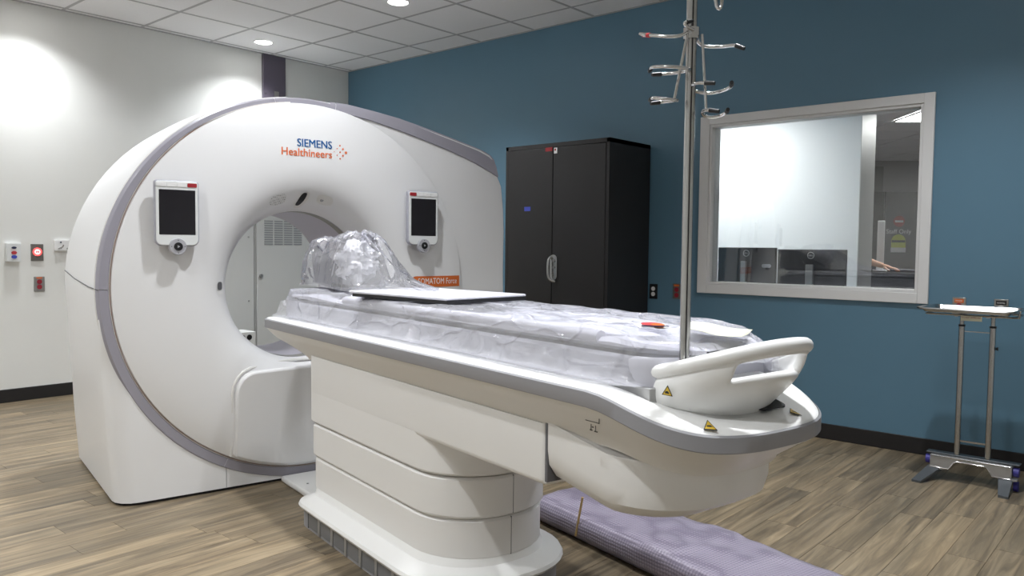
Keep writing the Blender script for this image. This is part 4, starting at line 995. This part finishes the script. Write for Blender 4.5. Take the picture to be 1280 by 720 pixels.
for s in (-1, 1):
    cyl('eye', (0.103, s*0.033, 1.66), (1, 0, 0), 0.010, 0.008, 'black', body, 10)
    skin('ear', [(0.02, s*0.085, 1.665), (0.018, s*0.088, 1.635)], [(0, 1)], [0.016, 0.012], 'skin', body, 1)
skin('nose', [(0.10, 0, 1.665), (0.122, 0, 1.625)], [(0, 1)], [0.009, 0.014], 'skin', body, 1)
box('mouth', 0.098, 0.103, -0.022, 0.022, 1.585, 1.592, 'rubber_red', body)

# ------------------------------------------------------------------ instrument stand
ms = empty('instrument_stand', (5.92, -0.47, 0), 0, 'stainless instrument tray stand on blue wheels by the blue wall', 'instrument stand')
def trayring(ins, z, r): return [(u, v, z) for u, v in rrect(-0.25+ins, 0.20-ins, -0.21+ins, 0.17-ins, max(0.01, r-ins), 6)]
loft('tray', [trayring(0.0, 0.918, 0.05), trayring(-0.004, 0.922, 0.05), trayring(0.0, 0.928, 0.05), trayring(0.018, 0.926, 0.05), trayring(0.034, 0.905, 0.05), trayring(0.05, 0.903, 0.05)], 'steel', ms, cap1=True)
loft('tray_frame', [[(u, v, 0.893+0.005*math.sin(q)) for u, v in rrect(-0.215-0.005*math.cos(q), 0.185+0.005*math.cos(q), -0.14-0.005*math.cos(q), 0.11+0.005*math.cos(q), 0.02)] for q in [2*PI*k/8 for k in range(9)]], 'steel', ms)
tube('frame_upturn', [(0.185, -0.14, 0.893), (0.205, -0.15, 0.894), (0.208, -0.15, 0.93)], 0.005, 'steel', ms, 8)
for x in (-0.072, 0.070):
    cyl('outer_pole', (x, 0, 0.13), (0, 0, 1), 0.0145, 0.70, 'steel', ms, 18)
    cyl('collar', (x, 0, 0.825), (0, 0, 1), 0.016, 0.010, 'black', ms, 18)
    cyl('inner_pole', (x, 0, 0.83), (0, 0, 1), 0.0105, 0.066, 'steel', ms, 16)
    box('tray_arm', x-0.008, x+0.008, -0.14, 0.11, 0.884, 0.893, 'steel', ms)
box('cross_rod', -0.072, 0.07, -0.003, 0.003, 0.797, 0.802, 'steel', ms); box('cross_rod', -0.072, 0.07, -0.004, 0.004, 0.213, 0.222, 'steel', ms)
box('caution_label', -0.05, 0.045, -0.146, -0.1455, 0.866, 0.891, 'paper', ms)
text('label_lettering', 'DO NOT OVERLOAD', 0.012, lambda u, v: (-0.045+u, -0.1465, 0.880+v), 'red', ms, 0.085)
tube('knob', [(0.086, 0, 0.72), (0.097, 0, 0.72)], [0.006, 0.010], 'black', ms, 12)
bp_ = [(-0.19, 0.065), (-0.10, 0.065), (-0.075, 0.105), (-0.06, 0.112), (0.06, 0.112), (0.075, 0.105), (0.10, 0.065), (0.185, 0.065), (0.185, 0.132), (-0.19, 0.132)]
bm_ = prism('base_beam', bp_, lambda u, v, t: (u, t, v), -0.045, 0.03, 'alu', ms, 0.003)
def rimline(pts): return [(u, -0.046, v) for u, v in pts]
tube('bright_edge', rimline([(-0.188, 0.068), (-0.10, 0.067), (-0.075, 0.106), (-0.06, 0.113), (0.06, 0.113), (0.075, 0.106), (0.10, 0.067), (0.183, 0.067)]), 0.0035, 'chrome', bm_, 6)
tube('bright_edge', rimline([(-0.188, 0.130), (0.183, 0.130)]), 0.0035, 'chrome', bm_, 6)
box('top_rail', -0.215, 0.215, -0.02, 0.035, 0.133, 0.142, 'steel_dark', ms, 0.003)
for x in (-0.205, 0.20):
    cyl('wheel', (x-0.012, 0.0, 0.098), (1, 0, 0), 0.024, 0.024, 'blue_wheel', ms, 20)
    cyl('wheel', (x-0.010, 0.005, 0.026), (1, 0, 0), 0.026, 0.020, 'blue_wheel', ms, 20)
for s, xa, xb in ((-1, -0.245, -0.20), (1, 0.150, 0.195)):
    xm = -0.165 if s < 0 else 0.160
    f = mk('foot', [(xa, -0.175, 0.0), (xb, -0.18, 0.0), (xm+0.03, -0.03, 0.05), (xm-0.035, -0.03, 0.05), (xa, -0.175, 0.012), (xb, -0.18, 0.012), (xm+0.03, -0.03, 0.07), (xm-0.035, -0.03, 0.07)], BF, 'steel_dark', ms)
    mk('foot_bracket', [(xm-0.03, -0.045, 0.045), (xm+0.05, -0.045, 0.062), (xm+0.05, 0.0, 0.062), (xm-0.03, 0.0, 0.03), (xm-0.03, -0.045, 0.07), (xm+0.05, -0.045, 0.07), (xm+0.05, 0.0, 0.07), (xm-0.03, 0.0, 0.07)], BF, 'alu', ms)

# ------------------------------------------------------------------ bubble-wrapped pad on the floor
fp = empty('wrapped_pad', gpt(2.15, 0.70, 0.0), TH-0.04, 'long purple pad in bubble wrap lying on the floor by the table', 'floor pad')
V = []; F = []; NX, NY = 90, 34
prof = resample([(-0.175, 0.006), (-0.198, 0.03), (-0.20, 0.085), (-0.182, 0.112), (-0.13, 0.122), (0.0, 0.126), (0.13, 0.122), (0.182, 0.112), (0.20, 0.085), (0.198, 0.03), (0.175, 0.006)], NY)
for i in range(NX+1):
    x = -0.95+1.85*i/NX; e_ = 1-0.35*(max(0, abs(x+0.025)-0.86)/0.07)**2
    for y, z in prof:
        d = 0.010*noise.noise(Vector((x*5, y*6, z*4)))+0.006*noise.noise(Vector((x*13, y*14, z*10)))
        V.append((x, y+math.copysign(d*0.8, y)*(abs(y) > 0.15), max(0.003, z*e_+d*(z > 0.05))))
for i in range(NX):
    for j in range(NY):
        a = i*(NY+1)+j; F.append((a, a+NY+1, a+NY+2, a+1))
F.append(tuple(range(NY, -1, -1))); F.append(tuple(range(NX*(NY+1), NX*(NY+1)+NY+1)))
mk('pad', V, F, 'bubble', fp, 180)
tube('tie_stick', [(-0.62, -0.205, 0.03), (-0.585, -0.20, 0.20)], 0.005, 'wood', fp, 6)
